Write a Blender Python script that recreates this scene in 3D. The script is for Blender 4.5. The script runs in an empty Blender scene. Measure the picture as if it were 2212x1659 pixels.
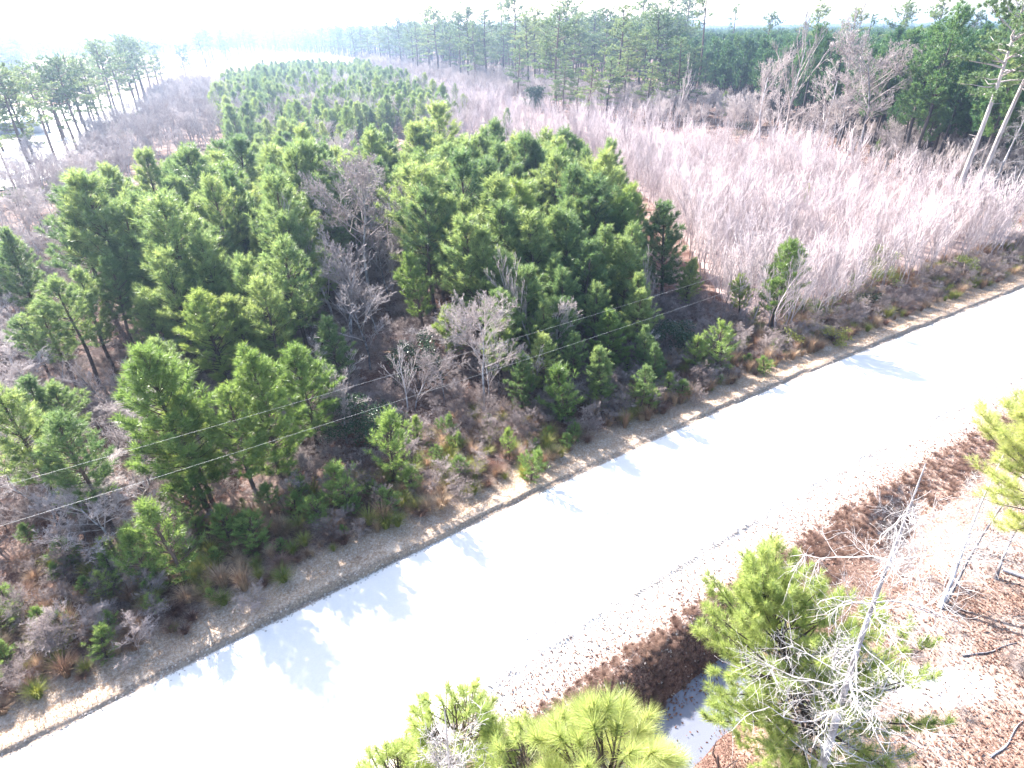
import bpy, math, random
import numpy as np
from mathutils import Matrix, Vector

R = random.Random(7)
rng = np.random.default_rng(7)
S = bpy.context.scene
C = S.collection

# ------------------------------------------------------------------ camera
CAM_H = 20.0
PITCH = math.atan(356 / 600.0)
ROLL = math.radians(0.75)
FPX = 600.0
_r = Vector((1, 0, 0)); _u = Vector((0, math.sin(PITCH), math.cos(PITCH))); _f = Vector((0, math.cos(PITCH), -math.sin(PITCH)))
_X = _r * math.cos(ROLL) - _u * math.sin(ROLL)
_Y = _r * math.sin(ROLL) + _u * math.cos(ROLL)
cd = bpy.data.cameras.new('camera'); cam = bpy.data.objects.new('camera', cd); C.objects.link(cam)
cd.sensor_width = 36; cd.lens = 36 * FPX / 1024; cd.clip_start = 0.1; cd.clip_end = 12000
m = Matrix((_X, _Y, -_f)).transposed().to_4x4(); m.translation = (0, 0, CAM_H)
cam.matrix_world = m
S.camera = cam

# ------------------------------------------------------------------ sky, sun, exposure
SUN_AZ = math.radians(-42); SUN_EL = math.radians(34)       # azimuth from +Y, clockwise
w = bpy.data.worlds.new('World'); S.world = w; w.use_nodes = True
nt = w.node_tree; nt.nodes.clear()
sky = nt.nodes.new('ShaderNodeTexSky'); sky.sky_type = 'NISHITA'; sky.sun_disc = False
sky.sun_elevation = SUN_EL; sky.sun_rotation = SUN_AZ; sky.dust_density = 1.6; sky.air_density = 1.0
bg = nt.nodes.new('ShaderNodeBackground'); bg.inputs['Strength'].default_value = 0.105
wo = nt.nodes.new('ShaderNodeOutputWorld')
nt.links.new(sky.outputs[0], bg.inputs[0]); nt.links.new(bg.outputs[0], wo.inputs[0])
sl = bpy.data.lights.new('sun', 'SUN'); sun = bpy.data.objects.new('sun', sl); C.objects.link(sun)
sl.energy = 4.6; sl.angle = math.radians(0.5); sl.color = (1.0, 0.955, 0.9)
_sd = Vector((math.sin(SUN_AZ) * math.cos(SUN_EL), math.cos(SUN_AZ) * math.cos(SUN_EL), math.sin(SUN_EL)))
sun.rotation_euler = _sd.to_track_quat('Z', 'Y').to_euler(); sun.location = _sd * 300
S.view_settings.view_transform = 'Standard'; S.view_settings.look = 'None'
S.view_settings.exposure = 2.38; S.view_settings.gamma = 1.0; S.view_settings.use_curve_mapping = False
S.render.engine = 'CYCLES'
S.cycles.max_bounces = 5; S.cycles.diffuse_bounces = 3; S.cycles.glossy_bounces = 2
S.cycles.transmission_bounces = 3; S.cycles.volume_bounces = 0; S.cycles.transparent_max_bounces = 4
S.cycles.use_denoising = True
S.cycles.sample_clamp_indirect = 5; S.cycles.sample_clamp_direct = 12

# ------------------------------------------------------------------ projection helpers (ground placement)
K = 2.16        # survey readings of the photograph were taken at 2212 px width
def gp(x, y, z=0.0):
    u = x / K - 512; v = 384 - y / K
    u2 = u * math.cos(ROLL) + v * math.sin(ROLL); v2 = -u * math.sin(ROLL) + v * math.cos(ROLL)
    fy = FPX * math.cos(PITCH) + v2 * math.sin(PITCH); fz = -FPX * math.sin(PITCH) + v2 * math.cos(PITCH)
    t = (z - CAM_H) / fz
    return u2 * t, fy * t
def proj(X, Y, Z):
    X = np.asarray(X, float); Y = np.asarray(Y, float); dz = Z - CAM_H
    F = Y * math.cos(PITCH) - dz * math.sin(PITCH); V = Y * math.sin(PITCH) + dz * math.cos(PITCH)
    F = np.where(F < 0.1, 0.1, F)
    u2 = FPX * X / F; v2 = FPX * V / F
    u = u2 * math.cos(ROLL) - v2 * math.sin(ROLL); v = u2 * math.sin(ROLL) + v2 * math.cos(ROLL)
    return (512 + u) * K, (384 - v) * K
def tree_h(bx, by, ty):
    X, Y = gp(bx, by)
    zs = np.linspace(0.2, 40, 400); e = [abs(proj(X, Y, z)[1] - ty) for z in zs]
    return X, Y, float(zs[int(np.argmin(e))])
def plane_top(base, px, py):
    """where a tree standing at base reaches the surveyed point px, py"""
    u = px / K - 512; v = 384 - py / K
    u2 = u * math.cos(ROLL) + v * math.sin(ROLL); v2 = -u * math.sin(ROLL) + v * math.cos(ROLL)
    fy = FPX * math.cos(PITCH) + v2 * math.sin(PITCH); fz = -FPX * math.sin(PITCH) + v2 * math.cos(PITCH)
    t = base[1] / fy
    return (u2 * t, base[1], CAM_H + fz * t)
def inpoly(px, py, poly):
    px = np.asarray(px); py = np.asarray(py); c = np.zeros(px.shape, bool); n = len(poly)
    for i in range(n):
        x1, y1 = poly[i]; x2, y2 = poly[(i + 1) % n]
        hit = ((y1 > py) != (y2 > py)) & (px < (x2 - x1) * (py - y1) / ((y2 - y1) or 1e-9) + x1)
        c ^= hit
    return c
def fill(poly, spacing, zt=0.0, jit=0.45, seed=0, keep=1.0):
    """points on the ground, spaced like planted or self-sown trees, inside a surveyed outline"""
    g = np.random.default_rng(seed)
    W = np.array([gp(x, y, zt) for x, y in poly])
    x0, y0 = W.min(0); x1, y1 = W.max(0)
    xs, ys = np.meshgrid(np.arange(x0, x1, spacing), np.arange(y0, y1, spacing))
    xs = xs.ravel() + g.uniform(-jit, jit, xs.size) * spacing; ys = ys.ravel() + g.uniform(-jit, jit, ys.size) * spacing
    px, py = proj(xs, ys, zt)
    k = inpoly(px, py, poly) & (g.random(xs.size) < keep)
    return np.stack([xs[k], ys[k]], 1)

# ------------------------------------------------------------------ road line and ground height
def yL(x):
    x = np.asarray(x, float)
    a = np.clip(x, -15, 25)
    b = -0.154 / 40 / 2
    F = lambda q: (0.727 - 15 * 0.154 / 40) * q + b * q * q
    return 22.2 + F(a) - F(-0.1) + np.where(x < -15, (x + 15) * 0.727, 0) + np.where(x > 25, (x - 25) * 0.573, 0)
def dist(x, y):
    sl_ = np.clip(0.727 - (np.asarray(x, float) + 15) * 0.154 / 40, 0.573, 0.727)
    return (y - yL(x)) / np.sqrt(1 + sl_ ** 2)
_ph = np.random.default_rng(3).uniform(0, 6.28, 64); _an = np.random.default_rng(4).uniform(0, 6.28, 64)
def nz(x, y, f, k0=0, n=7):
    s = 0
    for i in range(n):
        a = _an[(k0 + i) % 64]; ff = f * (0.6 + 1.1 * ((i * 0.618) % 1))
        s = s + np.sin((x * math.cos(a) + y * math.sin(a)) * ff + _ph[(k0 + i) % 64] + 1.3 * np.sin((x * math.sin(a) - y * math.cos(a)) * ff * .7 + i))
    return s / n
def sst(a, b, v):
    t = np.clip((v - a) / (b - a), 0, 1); return t * t * (3 - 2 * t)
def height(x, y, d=None):
    x = np.asarray(x, float); y = np.asarray(y, float)
    if d is None: d = dist(x, y)
    edge = 0.10 * nz(x, y * 0, .5, 50) + 0.20 * nz(x, y * 0, 1.7, 5) + 0.13 * nz(x, y * 0, 6.0, 15) + 0.05 * nz(x, y * 0, 14., 25)
    dd = d - edge
    lip = 0.15 + 0.19 * nz(x, y * 0, 0.35, 9) + .05 * nz(x, y * 0, 2.2, 19)
    near = np.exp(-np.maximum(0, np.hypot(x, y) - 90) / 40)
    z = lip * sst(0.0, 0.14, dd) - 0.15 * sst(0.5, 1.1, dd) + 0.06 * sst(1.8, 3.5, d)
    z = z + sst(0.1, 1.0, dd) * (0.03 * nz(x, y, 6, 1) + 0.02 * nz(x, y, 15, 11)) * near
    z = z + sst(2.0, 6, d) * 0.13 * nz(x, y, 1.0, 30) * near
    road = sst(-7.3, -6.6, d) * (1 - sst(-0.2, 0.1, d))
    z = z + road * (0.010 * nz(x, y, 1.2, 20) + 0.012 * np.cos((d + 3.4) * 2.4))
    z = z + 0.07 * np.exp(-((d + 7.25 + edge * .5) / 0.22) ** 2) * (1 + nz(x, y, 5, 40))
    e2 = 0.35 * nz(x, y, 0.5, 12) + 0.12 * nz(x, y, 2.6, 33)
    ditch = sst(-9.3 + e2, -11.2 + e2, d) if False else (1 - sst(-11.3 + e2, -9.4 + e2, d)) * sst(-14.2 + e2, -12.6 + e2, d)
    z = z - 1.55 * ditch * (1 - .93 * sst(8.5, 12.5, x) * (1 - .7 * np.exp(-((x - 18.5) / 1.6) ** 2)))
    lit = 1 - sst(-8.2, -7.2, d)
    z = z + lit * near * (0.035 * nz(x, y, 4, 2) + 0.02 * nz(x, y, 11, 17))
    z = z + (1 - sst(-18, -14, d)) * 0.12 * nz(x, y, 0.8, 44) * near
    return z
def H1(x, y): return float(height(np.array([x]), np.array([y]))[0])

# ------------------------------------------------------------------ materials
def newmat(name):
    mt = bpy.data.materials.new(name); mt.use_nodes = True; mt.node_tree.nodes.clear(); return mt, mt.node_tree
def N(t, ty, **kw):
    n = t.nodes.new(ty)
    for k, v in kw.items(): setattr(n, k, v)
    return n
def setin(n, **kw):
    for k, v in kw.items(): n.inputs[k].default_value = v
def ramp(t, fac, cols):
    r = N(t, 'ShaderNodeValToRGB'); t.links.new(fac, r.inputs[0])
    e = r.color_ramp.elements
    while len(e) < len(cols): e.new(0.5)
    for q, (p, c) in zip(e, cols): q.position = p; q.color = (*c, 1)
    return r.outputs[0]
def noise(t, scale, detail=4, rough=0.6, coord=None, dim='3D'):
    n = N(t, 'ShaderNodeTexNoise'); n.noise_dimensions = dim
    n.inputs['Scale'].default_value = scale; n.inputs['Detail'].default_value = detail; n.inputs['Roughness'].default_value = rough
    if coord is not None: t.links.new(coord, n.inputs['Vector'])
    return n.outputs[0]
def mixc(t, fac, a, b):
    x = N(t, 'ShaderNodeMix', data_type='RGBA')
    if isinstance(fac, float): x.inputs[0].default_value = fac
    else: t.links.new(fac, x.inputs[0])
    for v, s in ((a, 6), (b, 7)):
        if isinstance(v, tuple): x.inputs[s].default_value = (*v, 1)
        else: t.links.new(v, x.inputs[s])
    return x.outputs[2]
def mth(t, op, a, b=0.0, c=None, clamp=False):
    x = N(t, 'ShaderNodeMath', operation=op, use_clamp=clamp)
    for i, v in enumerate((a, b, c)):
        if v is None: continue
        if isinstance(v, (int, float)): x.inputs[i].default_value = v
        else: t.links.new(v, x.inputs[i])
    return x.outputs[0]
def mapr(t, v, a, b, c=0.0, d=1.0):
    x = N(t, 'ShaderNodeMapRange'); x.interpolation_type = 'SMOOTHSTEP'; t.links.new(v, x.inputs[0])
    for i, q in enumerate((a, b, c, d)): x.inputs[i + 1].default_value = q
    return x.outputs[0]
def leafmat(name, cols, trans=0.35, rough=0.45, spec=0.4, scale=0.7, tcol=None):
    """needles and leaves: gloss over diffuse, with light coming through"""
    mt, t = newmat(name)
    oi = N(t, 'ShaderNodeObjectInfo'); tc = N(t, 'ShaderNodeTexCoord'); geo = N(t, 'ShaderNodeNewGeometry')
    n1 = noise(t, scale, 3, .6, tc.outputs['Object'])
    v = mth(t, 'ADD', mth(t, 'MULTIPLY', n1, 0.75), mth(t, 'MULTIPLY', oi.outputs['Random'], 0.45))
    v = mth(t, 'SUBTRACT', mth(t, 'ADD', v, mth(t, 'MULTIPLY', geo.outputs['Random Per Island'], 0.3)), 0.25)
    col = ramp(t, v, cols)
    p = N(t, 'ShaderNodeBsdfPrincipled'); t.links.new(col, p.inputs['Base Color']); setin(p, Roughness=rough)
    p.inputs['Specular IOR Level'].default_value = spec
    tr = N(t, 'ShaderNodeBsdfTranslucent')
    hs = N(t, 'ShaderNodeHueSaturation'); setin(hs, Saturation=1.1, Value=1.5); hs.inputs['Hue'].default_value = 0.485
    t.links.new(col, hs.inputs['Color']); t.links.new(hs.outputs[0], tr.inputs[0])
    mx = N(t, 'ShaderNodeMixShader'); mx.inputs[0].default_value = trans
    t.links.new(p.outputs[0], mx.inputs[1]); t.links.new(tr.outputs[0], mx.inputs[2])
    o = N(t, 'ShaderNodeOutputMaterial'); t.links.new(mx.outputs[0], o.inputs[0])
    return mt
def barkmat(name, a, b, scale=3.0, rough=0.85, zs=0.25):
    mt, t = newmat(name)
    tc = N(t, 'ShaderNodeTexCoord'); mp = N(t, 'ShaderNodeMapping'); mp.inputs['Scale'].default_value = (1, 1, zs)
    t.links.new(tc.outputs['Object'], mp.inputs[0]); oi = N(t, 'ShaderNodeObjectInfo')
    n1 = noise(t, scale, 5, .7, mp.outputs[0])
    v = mth(t, 'ADD', n1, mth(t, 'MULTIPLY', mth(t, 'SUBTRACT', oi.outputs['Random'], .5), .25))
    col = ramp(t, v, [(0.36, a), (0.64, b)])
    p = N(t, 'ShaderNodeBsdfPrincipled'); t.links.new(col, p.inputs['Base Color']); setin(p, Roughness=rough)
    p.inputs['Specular IOR Level'].default_value = 0.3
    n2 = noise(t, scale * 6, 4, .7, mp.outputs[0]); bp = N(t, 'ShaderNodeBump'); setin(bp, Strength=.6, Distance=.03)
    t.links.new(n2, bp.inputs['Height']); t.links.new(bp.outputs[0], p.inputs['Normal'])
    o = N(t, 'ShaderNodeOutputMaterial'); t.links.new(p.outputs[0], o.inputs[0])
    return mt
def plain(name, col, rough=0.6, metal=0.0, var=0.15, scale=4.0):
    mt, t = newmat(name); tc = N(t, 'ShaderNodeTexCoord'); n1 = noise(t, scale, 4, .6, tc.outputs['Object'])
    c = ramp(t, n1, [(0.3, tuple(q * (1 - var) for q in col)), (0.7, tuple(min(1, q * (1 + var)) for q in col))])
    p = N(t, 'ShaderNodeBsdfPrincipled'); t.links.new(c, p.inputs['Base Color']); setin(p, Roughness=rough, Metallic=metal)
    o = N(t, 'ShaderNodeOutputMaterial'); t.links.new(p.outputs[0], o.inputs[0]); return mt

M = {}
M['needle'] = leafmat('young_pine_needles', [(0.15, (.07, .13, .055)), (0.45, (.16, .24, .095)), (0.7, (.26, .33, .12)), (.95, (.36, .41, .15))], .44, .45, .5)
M['needle_bright'] = leafmat('yellow_green_pine_needles', [(0.1, (.10, .17, .05)), (0.5, (.18, .27, .08)), (.9, (.30, .36, .11))], .42, .4, .5)  # yellower green variant of the young pine needles
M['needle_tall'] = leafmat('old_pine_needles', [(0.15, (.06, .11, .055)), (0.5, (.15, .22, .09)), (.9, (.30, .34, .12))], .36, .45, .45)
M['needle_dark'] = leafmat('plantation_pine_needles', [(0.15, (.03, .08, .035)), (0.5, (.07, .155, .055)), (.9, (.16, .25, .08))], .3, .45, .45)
M['needle_sunlit'] = leafmat('sunlit_toned_needles', [(0.1, (.14, .21, .06)), (0.5, (.29, .36, .125)), (.9, (.50, .50, .22))], .5, .35, .6)  # paler needle copy for near pines; their sunlit tops are put into the colour
M['holly'] = leafmat('holly_leaves', [(0.2, (.02, .045, .02)), (.8, (.045, .09, .035))], .15, .45, .4)
M['redleaf'] = leafmat('withered_leaves', [(0.2, (.12, .065, .05)), (.8, (.28, .18, .13))], .3, .6, .3)
M['straw'] = leafmat('dry_grass', [(0.15, (.20, .12, .08)), (.5, (.37, .26, .17)), (.9, (.56, .44, .30))], .3, .7, .2)
M['yellowgreen'] = leafmat('yellow_green_weed', [(0.2, (.14, .18, .04)), (.8, (.33, .32, .09))], .3, .6, .3)
M['litter'] = leafmat('fallen_leaves', [(0.15, (.06, .03, .025)), (.45, (.14, .07, .05)), (.7, (.26, .16, .12)), (.95, (.5, .38, .31))], .15, .7, .2)
M['bark'] = barkmat('pine_bark', (.06, .042, .038), (.16, .11, .09))
M['bark_dark'] = barkmat('dark_pine_bark', (.035, .03, .035), (.10, .08, .075))
M['bark_pale'] = barkmat('pale_pine_bark', (.14, .12, .125), (.42, .37, .36))
M['twig'] = barkmat('grey_twigs', (.30, .25, .24), (.55, .48, .46), 2.0)
M['shrubtwig'] = barkmat('shrub_twigs', (.16, .12, .11), (.40, .33, .31), 2.0)
M['pinktwig'] = barkmat('pale_pinkish_stems', (.34, .28, .28), (.66, .57, .57), 1.5)
M['browntwig'] = barkmat('brown_twigs', (.13, .085, .075), (.34, .26, .23), 2.0)
M['dead'] = barkmat('weathered_dead_wood', (.10, .09, .10), (.55, .53, .55), 2.6, .8, .5)
M['dead_white'] = barkmat('lichen_white_branches', (.24, .22, .22), (.62, .58, .57), 5)
M['wire'] = plain('aluminium_wire', (.42, .42, .42), .5, .3)

def groundmat():
    mt, t = newmat('ground_surface')
    at = N(t, 'ShaderNodeAttribute'); at.attribute_name = 'offset_from_edge'; d0 = at.outputs['Fac']
    at2 = N(t, 'ShaderNodeAttribute'); at2.attribute_name = 'thicket'; th = at2.outputs['Fac']
    tc = N(t, 'ShaderNodeTexCoord'); co = tc.outputs['Object']
    nb = noise(t, .35, 5, .65, co); nm = noise(t, 1.6, 5, .65, co); nf = noise(t, 9, 5, .7, co); nff = noise(t, 30, 3, .7, co)
    d = mth(t, 'ADD', d0, mth(t, 'MULTIPLY', mth(t, 'SUBTRACT', nm, .5), 1.6))
    dn = mth(t, 'ADD', d0, mth(t, 'MULTIPLY', mth(t, 'SUBTRACT', nf, .5), .35))
    sp = mth(t, 'ADD', mth(t, 'MULTIPLY', nf, .55), mth(t, 'MULTIPLY', nff, .45))
    forest = ramp(t, sp, [(.34, (.03, .014, .012)), (.48, (.09, .042, .032)), (.58, (.18, .10, .075)), (.7, (.36, .26, .2))])
    forest2 = ramp(t, sp, [(.32, (.09, .055, .05)), (.5, (.26, .18, .15)), (.68, (.46, .37, .31))])
    forest = mixc(t, mapr(t, nb, .42, .62), forest, forest2)
    pink = ramp(t, sp, [(.3, (.2, .13, .12)), (.5, (.36, .27, .25)), (.7, (.56, .47, .44))])
    forest = mixc(t, th, forest, pink)
    straw = ramp(t, sp, [(.32, (.18, .11, .08)), (.47, (.42, .32, .24)), (.64, (.66, .57, .48))])
    sand = ramp(t, sp, [(.3, (.66, .61, .56)), (.7, (.74, .70, .66))])
    litter = ramp(t, sp, [(.37, (.07, .04, .032)), (.47, (.18, .105, .078)), (.55, (.34, .235, .18)), (.65, (.62, .52, .46))])
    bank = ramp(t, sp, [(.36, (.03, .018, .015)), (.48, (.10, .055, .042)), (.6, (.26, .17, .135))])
    # right of the road: sand gives way to leaf litter
    right = mixc(t, mapr(t, mth(t, 'ADD', d, mth(t, 'MULTIPLY', mth(t, 'SUBTRACT', nf, .5), 5)), -10.0, -8.2), litter, mixc(t, mapr(t, dn, -7.9, -7.3), ramp(t, sp, [(.38, (.20, .13, .10)), (.47, (.46, .37, .32)), (.6, (.66, .58, .53))]), sand))
    pos = N(t, 'ShaderNodeSeparateXYZ'); t.links.new(co, pos.inputs[0])
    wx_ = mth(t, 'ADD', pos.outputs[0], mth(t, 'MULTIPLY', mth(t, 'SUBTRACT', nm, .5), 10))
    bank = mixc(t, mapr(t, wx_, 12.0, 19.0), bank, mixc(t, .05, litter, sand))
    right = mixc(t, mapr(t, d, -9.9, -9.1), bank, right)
    far = mixc(t, mapr(t, nb, .36, .6), litter, mixc(t, .22, litter, sand))
    ex = mth(t, 'DIVIDE', mth(t, 'SUBTRACT', pos.outputs[0], 14.4), 2.2); ey = mth(t, 'DIVIDE', mth(t, 'SUBTRACT', pos.outputs[1], 12.6), 0.75)
    e2 = mth(t, 'ADD', mth(t, 'ADD', mth(t, 'MULTIPLY', ex, ex), mth(t, 'MULTIPLY', ey, ey)), mth(t, 'MULTIPLY', mth(t, 'SUBTRACT', nm, .5), 2.2))
    far = mixc(t, mapr(t, e2, .8, 1.3), sand, far)
    right = mixc(t, mapr(t, d, -14.3, -13.3), far, right)
    c = mixc(t, mapr(t, dn, -7.6, -7.2), right, sand)
    c = mixc(t, mapr(t, dn, -0.2, -0.1), c, ramp(t, sp, [(.35, (.13, .09, .07)), (.6, (.34, .27, .21))]))
    c = mixc(t, mapr(t, dn, 0.08, 0.3), c, straw)
    c = mixc(t, mapr(t, d, 1.5, 3.2), c, forest)
    p = N(t, 'ShaderNodeBsdfPrincipled'); t.links.new(c, p.inputs['Base Color']); setin(p, Roughness=.9); p.inputs['Specular IOR Level'].default_value = .15
    bp = N(t, 'ShaderNodeBump'); bp.inputs['Distance'].default_value = .08
    rough = mth(t, 'SUBTRACT', 1.0, mth(t, 'MULTIPLY', mapr(t, dn, -7.5, -7.1), mth(t, 'SUBTRACT', 1.0, mapr(t, dn, -.1, .15))))
    t.links.new(mth(t, 'ADD', mth(t, 'MULTIPLY', rough, .75), .12), bp.inputs['Strength']); t.links.new(sp, bp.inputs['Height'])
    t.links.new(bp.outputs[0], p.inputs['Normal'])
    o = N(t, 'ShaderNodeOutputMaterial'); t.links.new(p.outputs[0], o.inputs[0]); return mt
M['ground'] = groundmat()

# ------------------------------------------------------------------ mesh building
class MB:
    def __init__(s): s.v = []; s.f3 = []; s.f4 = []; s.n = 0
    def tris(s, P):                                   # P (n,3,3)
        P = np.asarray(P, float).reshape(-1, 3); k = len(P)
        s.v.append(P); s.f3.append((np.arange(k) + s.n).reshape(-1, 3)); s.n += k
    def quads(s, P):
        P = np.asarray(P, float).reshape(-1, 3); k = len(P)
        s.v.append(P); s.f4.append((np.arange(k) + s.n).reshape(-1, 4)); s.n += k
    def tube(s, pts, rad, k=4, cap=True):
        pts = np.asarray(pts, float); n = len(pts); rad = np.broadcast_to(np.asarray(rad, float), (n,))
        t = np.gradient(pts, axis=0); t /= np.linalg.norm(t, axis=1)[:, None] + 1e-9
        ref = np.array([0, 0, 1.]) if abs(t[:, 2]).mean() < .8 else np.array([1., 0, 0])
        a = np.cross(t, ref); a /= np.linalg.norm(a, axis=1)[:, None] + 1e-9; b = np.cross(t, a)
        th = np.arange(k) * 2 * math.pi / k
        ring = pts[:, None] + rad[:, None, None] * (a[:, None] * np.cos(th)[None, :, None] + b[:, None] * np.sin(th)[None, :, None])
        idx = s.n + np.arange(n * k).reshape(n, k); nx = np.roll(idx, -1, axis=1)
        s.v.append(ring.reshape(-1, 3)); s.n += n * k
        s.f4.append(np.stack([idx[:-1], nx[:-1], nx[1:], idx[1:]], -1).reshape(-1, 4))
        if cap and k == 4: s.f4.append(idx[-1:][:, ::1]); s.f4.append(idx[:1][:, ::-1])
        elif cap and k == 3: s.f3.append(idx[-1:])
    def box(s, c, h, rz=0):
        c = np.array(c, float); h = np.array(h, float)
        q = np.array([[x, y, z] for x in (-1, 1) for y in (-1, 1) for z in (-1, 1)]) * h
        ca, sa = math.cos(rz), math.sin(rz); q = np.stack([q[:, 0] * ca - q[:, 1] * sa, q[:, 0] * sa + q[:, 1] * ca, q[:, 2]], 1) + c
        s.v.append(q); s.f4.append(np.array([[0, 1, 3, 2], [4, 6, 7, 5], [0, 4, 5, 1], [2, 3, 7, 6], [0, 2, 6, 4], [1, 5, 7, 3]]) + s.n); s.n += 8
    def mesh(s, name, mat, smooth=False):
        V = np.concatenate(s.v); f3 = np.concatenate(s.f3) if s.f3 else np.zeros((0, 3), int); f4 = np.concatenate(s.f4) if s.f4 else np.zeros((0, 4), int)
        me = bpy.data.meshes.new(name); me.vertices.add(len(V)); me.vertices.foreach_set('co', V.astype(np.float32).ravel())
        nl = f3.size + f4.size; me.loops.add(nl); me.loops.foreach_set('vertex_index', np.concatenate([f3.ravel(), f4.ravel()]).astype(np.int32))
        st = np.concatenate([np.arange(len(f3)) * 3, f3.size + np.arange(len(f4)) * 4]).astype(np.int32)
        me.polygons.add(len(st)); me.polygons.foreach_set('loop_start', st)
        if smooth: me.polygons.foreach_set('use_smooth', np.ones(len(st), bool))
        me.update(calc_edges=True); me.materials.append(mat); return me
def link(name, me, parent=None):
    o = bpy.data.objects.new(name, me); C.objects.link(o)
    if parent is not None: o.parent = parent
    return o
def tag(o, label, cat, group=None, kind=None):
    o['label'] = label; o['category'] = cat
    if group: o['group'] = group
    if kind: o['kind'] = kind
    return o
def unit(v): return v / (np.linalg.norm(v, axis=-1, keepdims=True) + 1e-9)

def needles(mb, B, D, L, n, ln, wd, a0=0.45, a1=1.15, g=rng):
    """B,D (m,3) shoot bases/directions, L (m,) shoot length; n needles each"""
    m_ = len(B); B = np.repeat(B, n, 0); D = unit(np.repeat(D, n, 0)); L = np.repeat(L, n)
    k = m_ * n; t = g.random(k) ** 0.8
    r = unit(g.normal(size=(k, 3))); A = unit(np.cross(D, r))
    ang = a1 + (a0 - a1) * t + g.normal(0, .12, k)
    nd = D * np.cos(ang)[:, None] + A * np.sin(ang)[:, None]
    p = B + D * (L * t)[:, None]
    l = ln * g.uniform(.7, 1.15, k)
    sd = unit(np.cross(nd, g.normal(size=(k, 3)))) * (wd / 2 * g.uniform(.7, 1.2, k))[:, None]
    tip = p + nd * l[:, None]; tip[:, 2] -= l * 0.08
    mb.tris(np.stack([p - sd, p + sd, tip], 1))

def young_pine(seed, h=8.0, base=0.14, rad=1.75, dens=1.0, nn=38, ln=.31, wd=.026, lean=.1, sparse=0.0, sides=5):
    g = np.random.default_rng(seed); tr = MB(); cr = MB()
    n = 9; zt = np.linspace(0, h * .97, n); cx = g.normal(0, lean, 2)
    ph = g.uniform(0, 6)
    ax = lambda z: np.stack([cx[0] * (z / h) ** 2 * 2 + .06 * np.sin(z * .9 + ph), cx[1] * (z / h) ** 2 * 2 + .06 * np.cos(z * .8 + ph), z], -1)
    tr.tube(ax(zt), .028 + .0125 * h * (1 - zt / h) ** .9, sides)
    B = []; D = []; L = []
    z = h * base
    while z < h * .97:
        f = (z / h - base) / (1 - base)
        prof = (0.5 + 1.6 * f) if f < .28 else (.95 * (1 - (f - .28) / .72) ** .8 + .10)
        prof = min(prof, 1.0)
        nb = int(g.integers(4, 7) * dens + .5)
        a0 = g.uniform(0, 6.28)
        for i in range(nb):
            if g.random() < sparse: continue
            az = a0 + i * 6.28 / nb + g.normal(0, .3); l = rad * prof * g.uniform(.65, 1.2)
            el = math.radians(12 + 48 * f + g.normal(0, 8))
            p0 = ax(np.array(z + g.uniform(-.12, .12)))
            hd = np.array([math.cos(az), math.sin(az), 0.])
            tt = np.linspace(0, 1, 4)[:, None]
            pts = p0 + hd * (l * np.cos(el) * tt) + np.array([0, 0, 1.]) * (l * (math.sin(el) * tt + .28 * tt ** 2))
            tr.tube(pts, np.linspace(.010 + .012 * l, .006, 4), 3)
            ns = max(2, int(l * 5.2))
            for j in range(ns):
                q = g.uniform(.28, .98); pp = p0 + hd * (l * math.cos(el) * q) + np.array([0, 0, 1.]) * (l * (math.sin(el) * q + .28 * q * q))
                sa = g.choice([-1, 1]) * g.uniform(.4, 1.2); sd = np.array([math.cos(az + sa), math.sin(az + sa), g.uniform(.3, 1.1)])
                sd /= np.linalg.norm(sd); sl_ = g.uniform(.2, .5) * (1.15 - .5 * q) * min(1, l)
                B.append(pp + sd * sl_ * .25); D.append(sd * .6 + np.array([0, 0, .5])); L.append(sl_)
            B.append(pts[2] * .3 + pts[3] * .7); D.append(unit(pts[3] - pts[2]) + np.array([0, 0, .45])); L.append(.34)
        z += g.uniform(.26, .42) * (h / 8) ** .35
    for k in range(6):
        B.append(ax(np.array(h * (.90 + .015 * k)))); D.append(np.array([g.normal(0, .12), g.normal(0, .12), 1.])); L.append(.4)
    needles(cr, np.array(B), np.array(D), np.array(L), nn, ln, wd, g=g)
    return tr, cr

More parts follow.
